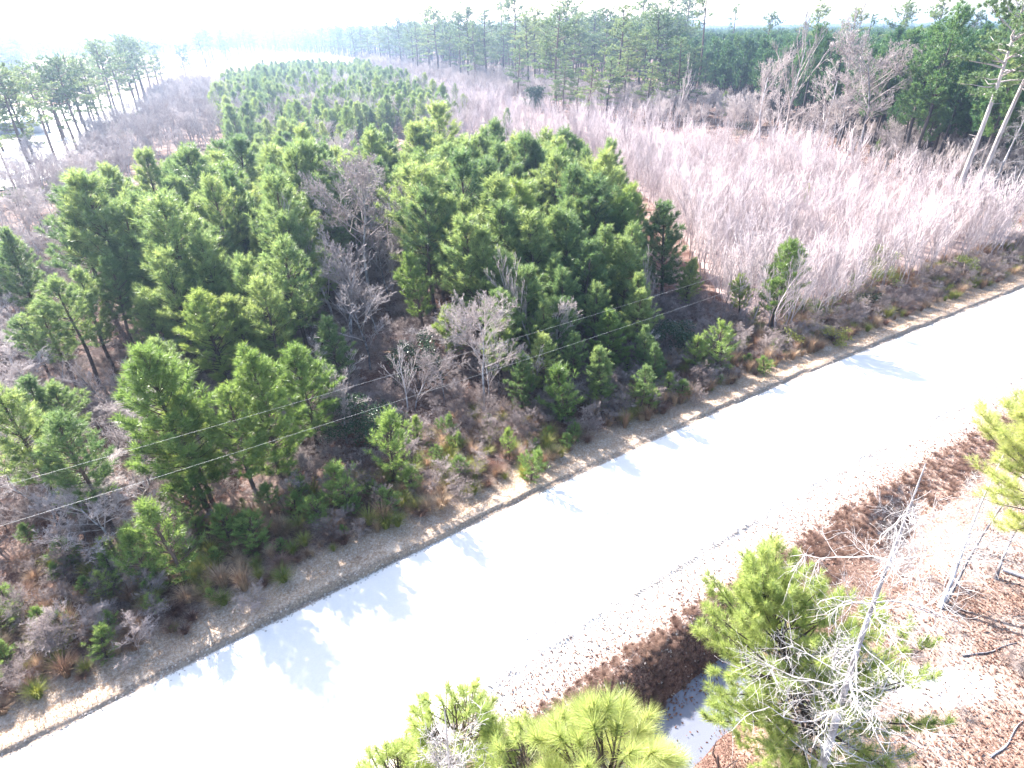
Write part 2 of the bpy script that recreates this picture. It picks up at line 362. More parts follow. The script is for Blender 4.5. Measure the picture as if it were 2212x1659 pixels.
def tall_pine(seed, h=22.0, bare=.5, rad=3.0, nn=40, nl=34, thin=0.0):
    g = np.random.default_rng(seed); tr = MB(); cr = MB()
    n = 10; zt = np.linspace(0, h * .98, n); b1, b2 = g.normal(0, .35, 2); ph = g.uniform(0, 6)
    ax = lambda z: np.stack([b1 * (z / h) ** 2 + .12 * np.sin(z * .3 + ph), b2 * (z / h) ** 2 + .12 * np.cos(z * .27 + ph), z], -1)
    tr.tube(ax(zt), .05 + .0105 * h * (1 - zt / h) ** .75, 7)
    B = []; D = []; L = []
    for i in range(nl):
        f = (i + g.random()) / nl
        z = h * (bare + (1 - bare) * f ** .9 * .98)
        prof = .45 + .9 * math.sin(min(1, f * 1.05 + .12) * math.pi) ** .7 if f < .85 else .5
        if g.random() < thin: continue
        l = rad * prof * g.uniform(.45, 1.15); az = g.uniform(0, 6.28); el = math.radians(-8 + 50 * f + g.normal(0, 10))
        p0 = ax(np.array(z)); hd = np.array([math.cos(az), math.sin(az), 0.]); tt = np.linspace(0, 1, 4)[:, None]
        pts = p0 + hd * (l * math.cos(el) * tt) + np.array([0, 0, 1.]) * (l * (math.sin(el) * tt + .15 * tt ** 2)); pts[1:3] += g.normal(0, .1, (2, 3))
        tr.tube(pts, np.linspace(.03 + .018 * l, .012, 4), 3)
        for j in range(max(4, int(l * 4.5))):
            q = g.uniform(.4, 1.02); c = p0 + (pts[3] - p0) * q + g.normal(0, .26, 3) * np.array([1, 1, .45]) * (1 + .4 * l * .3)
            d = np.array([hd[0] * .5 + g.normal(0, .6), hd[1] * .5 + g.normal(0, .6), .9]); B.append(c); D.append(d); L.append(g.uniform(.2, .45))
    needles(cr, np.array(B), np.array(D), np.array(L), nn, .36, .07, .5, 1.35, g=g)
    # short dead stubs below the crown
    for i in range(8):
        z = h * g.uniform(.25, bare); az = g.uniform(0, 6.28); l = g.uniform(.3, 1.3); p0 = ax(np.array(z))
        tr.tube([p0, p0 + np.array([math.cos(az) * l, math.sin(az) * l, g.uniform(-.2, .3)])], [.025, .01], 3)
    return tr, cr

def bare_tree(seed, h=8.0, spread=.5, lev=4, r0=.0, fork=.35, nb=7, up=.35, trunk_sides=6, minr=.008, wig=.10, first=.25):
    """returns trunk MB and branches MB, by repeated branching"""
    g = np.random.default_rng(seed); tr = MB(); br = MB(); r0 = r0 or .012 * h
    def limb(p, d, l, r, level):
        n = 5 if level == 0 else 4; pts = [p]; dd = d.copy()
        for i in range(n):
            dd = unit(dd + g.normal(0, wig, 3) + np.array([0, 0, up * .12 * (level > 0)])); pts.append(pts[-1] + dd * l / n)
        pts = np.array(pts); rr = np.linspace(r, max(minr, r * (.35 if level == 0 else .3)), n + 1)
        (tr if level == 0 else br).tube(pts, rr, trunk_sides if level == 0 else (4 if level == 1 else 3))
        if level >= lev: return
        k = nb + (3 if level == 0 else 0) - level
        for i in range(k):
            q = (first if level == 0 else .2) + (1 - (first if level == 0 else .2)) * (i + g.random()) / k; q = min(q, .99)
            x = q * n; a = int(x); pp = pts[a] + (pts[a + 1] - pts[a]) * (x - a)
            s = unit(np.cross(d, g.normal(size=3))); ang = g.uniform(.5, 1.0) * (spread / .5)
            nd = unit(dd * math.cos(ang) + s * math.sin(ang) + np.array([0, 0, up * .5]))
            ll = l * g.uniform(.32, .55) * (1.15 - .55 * q) * (1.25 if level == 0 else 1)
            limb(pp, nd, ll, max(minr, r * .5 * (1.1 - .5 * q)), level + 1)
    limb(np.zeros(3), np.array([g.normal(0, .04), g.normal(0, .04), 1.]), h * .92, r0, 0)
    return tr, br

def leaves(mb, c, rad, n, size, g, flat=1.0):
    c = np.asarray(c, float)
    u = unit(g.normal(size=(n, 3))) * (g.random((n, 1)) ** .45); P = c + u * np.asarray(rad) * flat
    a = unit(g.normal(size=(n, 3))); b = unit(np.cross(a, g.normal(size=(n, 3)))); s = size * g.uniform(.6, 1.3, (n, 1))
    mb.quads(np.stack([P - a * s, P + b * s * .5, P + a * s, P - b * s * .5], 1))

# ------------------------------------------------------------------ GROUND, ROAD, DITCH
def axis(parts):
    out = []
    for a, b, st in parts: out.append(np.arange(a, b - 1e-6, st))
    return np.unique(np.round(np.concatenate(out), 4))
XS = axis([(-4000, -600, 400), (-600, -120, 20), (-120, -40, 2), (-40, -24, .6), (-24, 52, .2), (52, 100, 1), (100, 600, 20), (600, 4400, 400)])
THK = [(960, 190), (1100, 235), (1250, 262), (1500, 300), (1620, 320), (1800, 385), (1960, 440), (2100, 470), (2300, 500), (2060, 560), (1900, 610), (1760, 690), (1650, 700), (1560, 650), (1480, 520), (1400, 430), (1290, 350), (1120, 320), (960, 290), (760, 260), (700, 210), (850, 190)]
def sheet(name, ds, smooth=True):
    ds = np.array(ds); X, Dd = np.meshgrid(XS, ds)
    sl_ = np.clip(0.727 - (X + 15) * 0.154 / 40, 0.573, 0.727)
    Y = yL(X) + Dd * np.sqrt(1 + sl_ ** 2); Z = height(X, Y, Dd)
    n, k = X.shape; idx = np.arange(n * k).reshape(n, k)
    f = np.stack([idx[:-1, :-1], idx[:-1, 1:], idx[1:, 1:], idx[1:, :-1]], -1).reshape(-1, 4)
    mb = MB(); mb.v = [np.stack([X, Y, Z], -1).reshape(-1, 3)]; mb.f4 = [f]
    me = mb.mesh(name, M['ground'], smooth)
    a = me.attributes.new('offset_from_edge', 'FLOAT', 'POINT'); a.data.foreach_set('value', Dd.ravel().astype(np.float32))
    px, py = proj(X, Y, 0.0); t_ = (inpoly(px, py, THK) & (Y > 5)).astype(np.float32)
    a = me.attributes.new('thicket', 'FLOAT', 'POINT'); a.data.foreach_set('value', t_.ravel())
    o = link(name, me); o['kind'] = 'structure'; return o
sheet('forest_floor', np.concatenate([np.arange(2.0, 12, .3), np.arange(12, 60, 1.0), np.arange(60, 300, 6), np.arange(300, 6500, 300)]))
sheet('grass_verge', np.concatenate([np.arange(-0.6, .6, .035), np.arange(.6, 2.01, .1)]))
sheet('road', np.concatenate([np.arange(-7.0, -0.6, .35), [-0.6]]))
sheet('road_shoulder', np.concatenate([np.arange(-9.4, -7.0, .06), [-7.0]]))
sheet('ditch', np.arange(-14.2, -9.39, .1))
sheet('leafy_ground', np.concatenate([np.arange(-400, -60, 20), np.arange(-60, -30, 2), np.arange(-30, -14.2, .2), [-14.2]]))
# standing water along the ditch
mt, t = newmat('ditch_water'); p = N(t, 'ShaderNodeBsdfPrincipled'); setin(p, Roughness=.06, IOR=1.33); p.inputs['Base Color'].default_value = (.16, .17, .21, 1)
tc = N(t, 'ShaderNodeTexCoord'); bp = N(t, 'ShaderNodeBump'); setin(bp, Strength=.12, Distance=.02); t.links.new(noise(t, 6, 3, .5, tc.outputs['Object']), bp.inputs['Height'])
t.links.new(bp.outputs[0], p.inputs['Normal']); o_ = N(t, 'ShaderNodeOutputMaterial'); t.links.new(p.outputs[0], o_.inputs[0]); M['water'] = mt
xs = np.arange(-60, 90, 1.0); mb = MB()
sl_ = np.sqrt(1 + np.clip(0.727 - (xs + 15) * 0.154 / 40, 0.573, 0.727) ** 2)
ya = yL(xs) - 10.6 * sl_; yb = yL(xs) - 13.6 * sl_; q = np.full_like(xs, -1.36)
A = np.stack([xs, ya, q], 1); B = np.stack([xs, yb, q], 1)
mb.quads(np.stack([B[:-1], B[1:], A[1:], A[:-1]], 1)); w_ = link('ditch_water', mb.mesh('ditch_water', M['water'])); w_['kind'] = 'structure'
# bright clearing beyond the left pines
def flat_patch(name, pts, z, col, kind='structure'):
    mb = MB(); P = [gp(x, y) for x, y in pts]; n = len(P)
    me = bpy.data.meshes.new(name); me.from_pydata([(x, y, z) for x, y in P], [], [tuple(range(n))][0:1]); me.materials.append(plain(name + '_surface', col, .9, 0, .12, .08))
    o = link(name, me); o['kind'] = kind; return o
flat_patch('sandy_clearing', [(-260, 470), (-260, 200), (-60, 215), (60, 218), (180, 214), (300, 208), (318, 225), (300, 246), (240, 285), (172, 330), (130, 378), (70, 400), (0, 415), (-100, 440)], .30, (.62, .57, .52))
flat_patch('distant_field', [(40, 146), (52, 131), (120, 124), (230, 120), (345, 120), (350, 130), (240, 136), (120, 142)], .34, (.55, .42, .35))
flat_patch('red_clay_strip', [(-200, 232), (40, 226), (150, 220), (160, 225), (60, 233), (-200, 240)], .36, (.45, .2, .13))

# ------------------------------------------------------------------ tree libraries
def variants(fn, mats, params, name):
    out = []
    for kw in params:
        a, b = fn(**kw); out.append((a.mesh(name + '_trunk', mats[0], True), b.mesh(name + '_crown', mats[1])))
    return out
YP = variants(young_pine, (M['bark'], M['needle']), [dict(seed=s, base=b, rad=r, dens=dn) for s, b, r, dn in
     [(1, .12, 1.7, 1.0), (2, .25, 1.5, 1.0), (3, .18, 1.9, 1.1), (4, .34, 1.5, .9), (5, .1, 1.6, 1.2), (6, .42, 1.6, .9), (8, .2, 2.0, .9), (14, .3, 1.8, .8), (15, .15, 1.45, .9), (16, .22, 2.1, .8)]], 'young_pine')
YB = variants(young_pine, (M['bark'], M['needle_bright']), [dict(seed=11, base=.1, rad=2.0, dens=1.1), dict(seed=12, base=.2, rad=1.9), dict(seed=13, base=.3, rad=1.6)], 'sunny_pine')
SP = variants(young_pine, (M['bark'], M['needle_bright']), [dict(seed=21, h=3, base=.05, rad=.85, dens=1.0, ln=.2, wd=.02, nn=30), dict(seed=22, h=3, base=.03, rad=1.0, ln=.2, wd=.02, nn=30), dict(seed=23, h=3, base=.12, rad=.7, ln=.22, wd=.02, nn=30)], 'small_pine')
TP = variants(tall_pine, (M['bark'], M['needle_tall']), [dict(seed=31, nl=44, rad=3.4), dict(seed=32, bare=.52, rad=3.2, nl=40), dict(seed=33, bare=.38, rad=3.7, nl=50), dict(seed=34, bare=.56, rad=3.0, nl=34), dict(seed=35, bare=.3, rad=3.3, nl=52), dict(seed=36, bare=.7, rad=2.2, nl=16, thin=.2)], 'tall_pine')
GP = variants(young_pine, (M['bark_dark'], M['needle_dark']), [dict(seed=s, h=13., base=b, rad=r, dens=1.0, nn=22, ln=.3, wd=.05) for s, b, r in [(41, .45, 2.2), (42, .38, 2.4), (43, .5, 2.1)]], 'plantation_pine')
BT = variants(bare_tree, (M['dead'], M['twig']), [dict(seed=51), dict(seed=52, spread=.62, nb=10, first=.45, up=.5), dict(seed=53, spread=.35, up=.6), dict(seed=54, spread=.45, nb=9, lev=4, first=.35), dict(seed=55, spread=.3, up=.8, nb=6)], 'bare_tree')
SAP = variants(bare_tree, (M['pinktwig'], M['pinktwig']), [dict(seed=61 + i, h=5.0, spread=.28 + .06 * i, lev=2, nb=9, up=.8, trunk_sides=4, r0=.04, minr=.009, first=.15) for i in range(4)], 'bare_sapling')
BS = variants(bare_tree, (M['browntwig'], M['shrubtwig']), [dict(seed=71 + i, h=1.8, spread=.6, lev=3, nb=11, up=.4, trunk_sides=3, r0=.014, minr=.0035, wig=.2, first=.03) for i in range(4)], 'bare_shrub')

COUNT = {'n': 0}
def place(kind, lib, var, x, y, hgt, h0, label, cat, group=None, rz=None, parts=('trunk', 'crown'), lean=(0, 0), sxy=1.0, z=None):
    tm, cm = lib[var % len(lib)]; s = hgt / h0
    o = bpy.data.objects.new(kind, None); C.objects.link(o)
    o.location = (x, y, (H1(x, y) if z is None else z) - .03); o.rotation_euler = (lean[0], lean[1], R.uniform(0, 6.28) if rz is None else rz); o.scale = (s * sxy, s * sxy, s)
    tag(o, label, cat, group)
    a = link(parts[0], tm, o); b = link(parts[1], cm, o)
    return o

# scatter as ONE stuff object through geometry nodes; the sources are standing trees of the scene
def scatter(name, pts, hs, h0, sources, label, cat, seed=1, sxy=1.0, zoff=0.0, vary=.15):
    g = np.random.default_rng(seed); n = len(pts); pts = np.asarray(pts)
    z = height(pts[:, 0], pts[:, 1]) - .03 + zoff
    me = bpy.data.meshes.new(name); me.vertices.add(n); me.vertices.foreach_set('co', np.stack([pts[:, 0], pts[:, 1], z], 1).astype(np.float32).ravel())
    sc = (np.asarray(hs) / h0)[:, None] * np.ones((n, 3)); sc[:, :2] *= sxy * g.uniform(1 - vary, 1 + vary, (n, 1))
    for nm, dt, arr in (('scl', 'FLOAT_VECTOR', sc), ('rotv', 'FLOAT_VECTOR', np.stack([g.normal(0, .04, n), g.normal(0, .04, n), g.uniform(0, 6.28, n)], 1))):
        a = me.attributes.new(nm, dt, 'POINT'); a.data.foreach_set('vector', arr.astype(np.float32).ravel())
    a = me.attributes.new('var', 'INT', 'POINT'); a.data.foreach_set('value', g.integers(0, len(sources), n).astype(np.int32))
    o = link(name, me)
    ng = bpy.data.node_groups.new(name, 'GeometryNodeTree'); ng.interface.new_socket('Geometry', in_out='INPUT', socket_type='NodeSocketGeometry'); ng.interface.new_socket('Geometry', in_out='OUTPUT', socket_type='NodeSocketGeometry')
    gi = ng.nodes.new('NodeGroupInput'); go = ng.nodes.new('NodeGroupOutput'); jn = ng.nodes.new('GeometryNodeJoinGeometry')
    def attr(nm, dt):
        q = ng.nodes.new('GeometryNodeInputNamedAttribute'); q.data_type = dt; q.inputs[0].default_value = nm; return q.outputs[0]
    for k, objs in enumerate(sources):
        cmp_ = ng.nodes.new('FunctionNodeCompare'); cmp_.data_type = 'INT'; cmp_.operation = 'EQUAL'
        ng.links.new(attr('var', 'INT'), cmp_.inputs[2]); cmp_.inputs[3].default_value = k
        for so in objs:
            ob = ng.nodes.new('GeometryNodeObjectInfo'); ob.inputs[0].default_value = so; ob.transform_space = 'ORIGINAL'; ob.inputs[1].default_value = True
            ip = ng.nodes.new('GeometryNodeInstanceOnPoints')
            ng.links.new(gi.outputs[0], ip.inputs['Points']); ng.links.new(cmp_.outputs[0], ip.inputs['Selection'])
            ng.links.new(ob.outputs['Geometry'], ip.inputs['Instance']); ng.links.new(attr('rotv', 'FLOAT_VECTOR'), ip.inputs['Rotation']); ng.links.new(attr('scl', 'FLOAT_VECTOR'), ip.inputs['Scale'])
            ng.links.new(ip.outputs[0], jn.inputs[0])
    ng.links.new(jn.outputs[0], go.inputs[0])
    md = o.modifiers.new('scatter', 'NODES'); md.node_group = ng
    return tag(o, label, cat, None, 'stuff')
def src(o): return list(o.children)

# ------------------------------------------------------------------ NEAR YOUNG PINES placed one by one (base x, base y, top y in the survey)
near = [
 (145, 1130, 853, 'YP', 3, 'lone slim pine at the far left edge with a bare lower trunk'),
 (150, 1010, 826, 'YP', 1, 'dark green pine at the left edge behind the slim lone pine'),
 (195, 1000, 836, 'YP', 5, 'pine with a rusty patch in its top near the left edge'),
 (250, 1160, 905, 'YP', 3, 'tall thin pine crossed by both wires above grey brush at the left'),
 (190, 1130, 1020, 'YP', 1, 'short pine hugging the foot of the thin wire-crossed pine'),
 (440, 1090, 766, 'YB', 0, 'bright yellow-green pine with a high leader left of the bushy roadside pines'),
 (455, 1085, 860, 'YB', 1, 'bright pine with twin leaders tucked right of the tall leader pine'),
 (560, 1090, 856, 'YB', 2, 'slender bright pine whose thin leader stands left of the broad roadside pine'),
 (612, 1045, 773, 'YB', 0, 'broadest bright roadside pine under the upper wire'),
 (690, 985, 760, 'YB', 1, 'bright pine with brushlike tips at the right end of the roadside group'),
 (705, 930, 782, 'YB', 2, 'small yellowish pine leaning on the right end of the roadside group'),
 (400, 905, 733, 'YP', 4, 'dense pine standing just behind the bright high-leader pine'),
 (500, 865, 640, 'YB', 1, 'rounded light green pine in the second row of the left stand'),
 (560, 835, 643, 'YP', 2, 'pine with an open lower trunk right of the rounded light green pine'),
 (620, 765, 573, 'YP', 0, 'tall full pine beside the shadowed gap of grey bare trees'),
 (545, 725, 586, 'YP', 6, 'bluish green pine just left of the tall full pine by the gap'),
 (217, 830, 613, 'YP', 5, 'pine on a long bare trunk in the left clump, second from its edge'),
 (165, 838, 660, 'YP', 3, 'slanting bare-trunked pine at the outer edge of the left clump'),
 (115, 830, 693, 'YP', 5, 'low sparse pine at the outermost edge of the left clump'),
 (245, 795, 596, 'YP', 1, 'feathery pine in the middle of the left clump'),
 (300, 775, 574, 'YP', 5, 'tallest pine of the left clump with its trunk showing'),
 (370, 800, 620, 'YP', 4, 'dark dense pine closing the right side of the left clump'),
 (740, 855, 693, 'YP', 1, 'small pine standing alone inside the gap of grey bare trees'),
 (95, 705, 505, 'YP', 4, 'big dark pine cut by the left frame beside grey brush'),
 (25, 690, 520, 'YP', 2, 'pine with drooping side boughs at the left frame edge above the grey brush'),
 (940, 705, 438, 'YP', 5, 'large pine with visible dark trunk right of the gap of bare trees'),
 (1040, 700, 480, 'YP', 0, 'full pine just right of the large dark-trunked pine'),
 (985, 800, 665, 'YB', 2, 'bright yellow-green pine between the holly and the bare roadside tree'),
 (1312, 806, 672, 'YB', 0, 'rounded bright pine standing forward of the stand under the wires'),
 (1665, 713, 528, 'YB', 1, 'lone bright pine by the pale thicket that shades the far road'),
 (1592, 695, 598, 'YB', 2, 'small bright pine left of the lone pine by the pale thicket'),
 (1478, 668, 565, 'YP', 4, 'corner pine of the stand next to the pale thicket'),
 (1425, 655, 450, 'YP', 2, 'tall outer pine at the right shoulder of the stand'),
 (1345, 668, 500, 'YP', 0, 'dense outer pine at the stand edge behind the rounded bright pine'),
 (1250, 672, 540, 'YP', 6, 'broad outer pine left of the dense outer pine at the stand edge'),
 (1155, 680, 560, 'YP', 4, 'outer pine above the two slender bare trees'),
]
libs = {'YP': (YP, 8.0), 'YB': (YB, 8.0), 'SP': (SP, 3.0)}
occ = []; pine_objs = []; vsrc = {}
for bx, by, ty, lb, var, label in near:
    while True:
        x, y, hh = tree_h(bx, by, ty); dd_ = float(dist(x, y))
        if hh * (1.62 if bx < 360 else 1.65) < dd_ + 1.5 or not (bx < 360 or bx > 1100) or label.startswith('lone bright'): break
        bn = by - 6; bx = 1143 + (bx - 1143) * (3000 - bn) / (3000 - by); by = bn
    lib, h0 = libs[lb]
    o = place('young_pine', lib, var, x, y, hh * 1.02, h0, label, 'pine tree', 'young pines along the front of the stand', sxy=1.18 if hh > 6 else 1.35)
    occ.append((x, y)); vsrc.setdefault((lb, var), o); pine_objs.append(o)
small = [
 (850, 1045, 900, 0, 'light green conical sapling pine standing clear beside the road verge', 1.0),
 (905, 965, 908, 2, 'small pale pine behind the conical roadside sapling', 1.0),
 (965, 955, 903, 1, 'low bushy pine sapling right of the conical roadside sapling', 1.3),
 (945, 1012, 972, 1, 'tiny yellow pine seedling on the brown verge slope', 1.3),
 (1212, 912, 795, 0, 'dusky pine sapling forward of the rounded bright pine', 1.3),
 (1150, 1040, 980, 1, 'yellowish seedling in tall dry grass by the verge', 1.4),
 (1290, 880, 830, 1, 'spreading seedling between dusky sapling and shrubs', 1.5),
 (1368, 880, 825, 0, 'green seedling on the brown slope right of the spreading seedling', 1.3),
 (1440, 860, 810, 2, 'upright seedling near the verge below the dark shrubs', 1.3),
 (1545, 800, 712, 1, 'dense round pine bush at the corner of the stand', 1.5),
 (1495, 800, 728, 0, 'second pine bush just left of the dense round corner bush', 1.4),
 (1647, 808, 770, 1, 'tiny bright seedling at the verge edge right of the corner bushes', 1.4),
 (333, 1268, 1148, 2, 'thin bright sapling pine leaning over the left verge brush', 1.0),
 (402, 1250, 1100, 0, 'loose pale sapling pine right of the thin bright sapling', 1.1),
 (250, 1290, 1235, 1, 'squat seedling below the thin bright sapling', 1.2),
 (250, 1255, 1194, 2, 'small upright seedling left of the thin bright sapling', 1.0),
 (425, 1135, 1046, 1, 'yellow-tipped sapling at the foot of the bright high-leader pine', 1.2),
 (40, 1335, 1280, 1, 'seedling at the left frame edge above the dirt bank', 1.3),
 (103, 1368, 1318, 2, 'green seedling near the left frame edge by brown weeds', 1.2),
 (752, 1105, 1008, 0, 'deep green sapling left of the conical roadside sapling', 1.3),
 (690, 1135, 1075, 1, 'shaded round sapling in front of the broad roadside pine', 1.4),
 (560, 1190, 1120, 1, 'shaded sapling over the darkest stretch of roadside brush', 1.5),
 (640, 1120, 1070, 0, 'small dark sapling between two shaded round saplings', 1.3),
 (245, 1375, 1330, 1, 'yellow-green seedling on the tan weeds by the left bank', 1.2),
 (845, 1110, 1060, 1, 'low dark seedling below the conical roadside sapling', 1.4),
 (500, 1180, 1100, 2, 'narrow dark sapling in shade left of the shaded saplings', 1.2),
 (1390, 800, 735, 0, 'dark sapling in front of the dark holly', 1.3),
 (1100, 990, 930, 2, 'thin pale seedling on the verge slope above the tall dry grass', 1.0),
]
for bx, by, ty, var, label, wx in small:
    x, y, hh = tree_h(bx, by, ty)
    o = place('pine_sapling', SP, var, x, y, max(hh, .8), 3.0, label, 'pine sapling', 'pine saplings along the road verge', sxy=wx); vsrc.setdefault(('SP', var), o)

# ------------------------------------------------------------------ the young stand itself
zA = [(850, 430), (700, 350), (620, 240), (760, 275), (900, 285), (1010, 295), (1120, 330), (1200, 345), (1290, 350), (1360, 420), (1400, 470), (1450, 600), (1500, 650), (1330, 660), (1200, 650), (1080, 660), (1000, 600), (880, 640), (840, 540), (885, 480)]
zB = [(170, 490), (260, 425), (420, 345), (540, 315), (620, 240), (700, 350), (850, 425), (760, 400), (700, 470), (655, 560), (640, 620), (560, 640), (470, 620), (400, 600), (330, 590), (250, 600), (190, 560)]
zF = [(450, 200), (480, 165), (560, 145), (650, 135), (780, 135), (870, 158), (960, 195), (990, 225), (900, 235), (790, 235), (750, 275), (620, 240), (540, 315), (500, 290), (470, 240)]
pA = fill(zA, 2.35, 7.2, seed=1); pB = fill(zB, 2.45, 7.2, seed=2); pF = fill(zF, 3.1, 5.5, seed=3)
oc = np.array(occ)
def clear(P, r=1.8):
    d2 = ((P[:, None] - oc[None]) ** 2).sum(-1).min(1); return P[d2 > r * r]
allp = []
for P, zn in ((clear(pA), 'A'), (clear(pB), 'B'), (pF, 'F')):
    for x, y in P: allp.append((math.hypot(x, y), x, y, zn))
allp.sort()
NI = 300 - len(near) - 12
def stand_place(x, y, zn):
    px, py = proj(x, y, 5.0)
    if zn == 'F': return 'far part of the stand', 'young pines in the far part of the stand'
    if zn == 'A':
        if px > 1300: w_ = 'stand edge bordering the thicket' + (', rear part' if py < 460 else ', front part')
        elif py < 350: w_ = 'rear of the right half of the stand'
        elif px < 980: w_ = 'stand right beside the bare-tree gap'
        elif py > 520: w_ = 'stand front behind the ' + ('slender bare trees' if px > 1090 else 'forked bare tree' if px > 950 else 'holly')
        else: w_ = ('front middle' if py > 450 else 'rear middle' if py < 395 else 'middle') + ' of the right half, ' + ('toward the gap' if px < 1120 else 'toward the thicket')
        return w_, 'young pines packed in the right half of the stand'
    if py < 360: w_ = 'rear neck of the stand'
    elif px < 300: w_ = 'outer left flank beside the violet brush'
    elif px > 600: w_ = 'stand just left of the gap, ' + ('front part' if py > 500 else 'rear part' if py < 430 else 'middle part')
    elif py > 520: w_ = 'second rank behind the bright roadside pines'
    else: w_ = 'middle of the left half of the stand'
    return w_, 'young pines packed in the left half of the stand'
cells = {}
for dd, x, y, zn in allp[:NI]:
    w_, grp = stand_place(x, y, zn); yellow_toned = R.random() < .06; hh = R.gauss(9.0, 1.2) * (1.0 if zn != 'F' else .75)
    hh = max(3.2, min(hh, (float(dist(x, y)) + 1.0) / (1.42 if proj(x, y, 0)[0] < 1000 else 1.75))); cells.setdefault((w_, yellow_toned), []).append((hh, x, y, grp))
for (w_, yellow_toned), lst in cells.items():
    lst.sort(reverse=True)
    for i, (hh, x, y, grp) in enumerate(lst):
        if len(lst) > 2 and i == 0: adj = 'tallest '; hh += .4
        elif len(lst) > 2 and i == len(lst) - 1: adj = 'smallest '; hh = max(4.0, hh - .8)
        else: adj = ''
        L_ = adj + ('yellowish' if yellow_toned else 'deep green') + ' young pine in the ' + w_
        if yellow_toned: o = place('young_pine', YB, R.randrange(3), x, y, hh * .95, 8.0, L_, 'pine tree', grp, sxy=R.uniform(1.1, 1.3))
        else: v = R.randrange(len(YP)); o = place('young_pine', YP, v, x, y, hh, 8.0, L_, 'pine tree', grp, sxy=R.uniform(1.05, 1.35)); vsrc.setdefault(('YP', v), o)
for v in range(7):
    if ('YP', v) not in vsrc: vsrc[('YP', v)] = pine_objs[0]
rest = np.array([(x, y) for _, x, y, _ in allp[NI:]]); g = np.random.default_rng(5)
extra = fill([(700, 215), (960, 195), (1060, 230), (1100, 270), (960, 262), (760, 245)], 5.5, 4, seed=6)
rest = np.concatenate([rest, extra]); hs = g.normal(5.8, .8, len(rest)); hs[-len(extra):] = g.uniform(3.5, 6, len(extra))
kf = (nz(rest[:, 0], rest[:, 1], .12, 17) > -.18) | (g.random(len(rest)) < .35); gaps = rest[~kf]; rest = rest[kf]; hs = hs[kf] * g.uniform(.75, 1.25, len(rest))
scatter('far_pine_stand', rest, np.clip(hs, 3, 10), 8.0, [src(vsrc[('YP', v)]) for v in (0, 1, 2, 4, 6)] + [src(vsrc[('YB', k_)]) for k_ in (0, 1)], 'far rows of young pines running back toward the hazy tall pines', 'pine stand', 3, 1.15)
# scattered pines standing in the pale thicket
for k, (bx, by, ty, label) in enumerate([
 (1095, 305, 235, 'solitary small pine in the pale thicket below the dark magnolia'), (1205, 400, 325, 'pointed pine at the rim of the pale thicket'),
 (1260, 460, 335, 'pine spire rising at the rim of the thicket and stand'), (850, 270, 225, 'dark little pine between stand and thicket on the far side'),
 (1140, 295, 262, 'short faint pine right of the solitary thicket pine'), (990, 285, 250, 'small pine at the back rim of the stand'),
 (1345, 480, 400, 'pine at the right rim of the stand before the thicket'), (1735, 450, 398, 'thin pale green pine alone deep in the thicket'),
 (1885, 350, 300, 'yellow-green pine at the foot of the dark grove'), (1560, 260, 200, 'pale green pine at the thicket back edge beside the dark trunk')]):
    x, y, hh = tree_h(bx, by, ty); place('young_pine', YB if k % 2 else YP, k, x, y, min(hh, 8), 8.0, label, 'pine tree', 'pines scattered in the thicket')

# ------------------------------------------------------------------ tall pines
tall = []
Lf = [(88, 380, 150), (77, 387, 145), (38, 420, 315), (125, 352, 150), (150, 335, 140), (167, 327, 132), (187, 333, 128), (200, 320, 125), (212, 300, 135), (228, 300, 130), (253, 267, 100), (262, 272, 95), (275, 255, 90), (293, 227, 80), (305, 228, 78), (318, 222, 80), (333, 217, 85), (347, 199, 90), (357, 195, 95), (417, 167, 97), (405, 175, 100), (10, 330, 150), (-20, 350, 140), (45, 300, 150), (60, 280, 150), (110, 290, 135), (140, 300, 130), (245, 240, 92), (230, 262, 120), (300, 250, 100), (320, 240, 90), (180, 270, 125), (205, 262, 120), (160, 255, 125), (20, 292, 150), (75, 262, 145)]
def left_label(bx):
    if bx < 80: return 'tall bare-trunked pine at the left frame edge by the blue-roofed shed'
    if bx < 160: return 'tall bare-trunked pine of the left grove right of the leaning dark-trunked one'
    if bx < 232: return 'tall pine in the thick middle of the left grove'
    return 'tall pine at the right end of the left grove fading into the glare'
for i, (bx, by, ty) in enumerate(Lf):
    x, y, hh = tree_h(bx, by, ty); L_ = {0: 'leaning dark-trunked pine standing alone against the white clearing', 1: 'thinner pine just left of the leaning dark-trunked pine by the clearing', 2: 'short gaunt pine at the left frame edge over the white clearing', 19: 'pine rising alone in the glare right of the left grove', 20: 'companion pine left of the one rising alone in the glare'}.get(i, left_label(bx))
    o = place('tall_pine', TP, [2, 4, 5, 0, 4, 2, 0, 1][i % 8], x, y, min(max(hh, 9), 22), 22.0, L_, 'pine tree', 'tall pines around the clearing', sxy=1.3); tall.append(o)
Rt = [(1235, 215, 60), (1330, 240, 40), (1405, 250, 50), (1140, 205, 50), (1050, 185, 40), (1480, 262, 120), (1395, 262, 150), (1215, 262, 150), (785, 140, 62), (770, 142, 66), (800, 145, 75), (825, 148, 60), (845, 150, 58), (868, 155, 52), (895, 160, 55), (930, 172, 32), (948, 178, 36), (975, 178, 62), (997, 185, 42), (1013, 190, 33), (1027, 196, 62), (1062, 155, 38), (1085, 165, 18), (1115, 190, 12), (1155, 200, 40), (1198, 247, 45), (1217, 195, 18), (1243, 170, 30), (1275, 180, 38), (1303, 205, 40), (1355, 230, 75), (1385, 232, 82), (1378, 180, 5), (1430, 190, 18), (1470, 170, 5), (1270, 283, 148), (1120, 225, 105), (1075, 170, 100), (1310, 262, 140), (1245, 250, 160), (1430, 250, 130), (1455, 262, 100), (1345, 250, 130), (960, 165, 60), (905, 170, 60), (1180, 190, 55)]
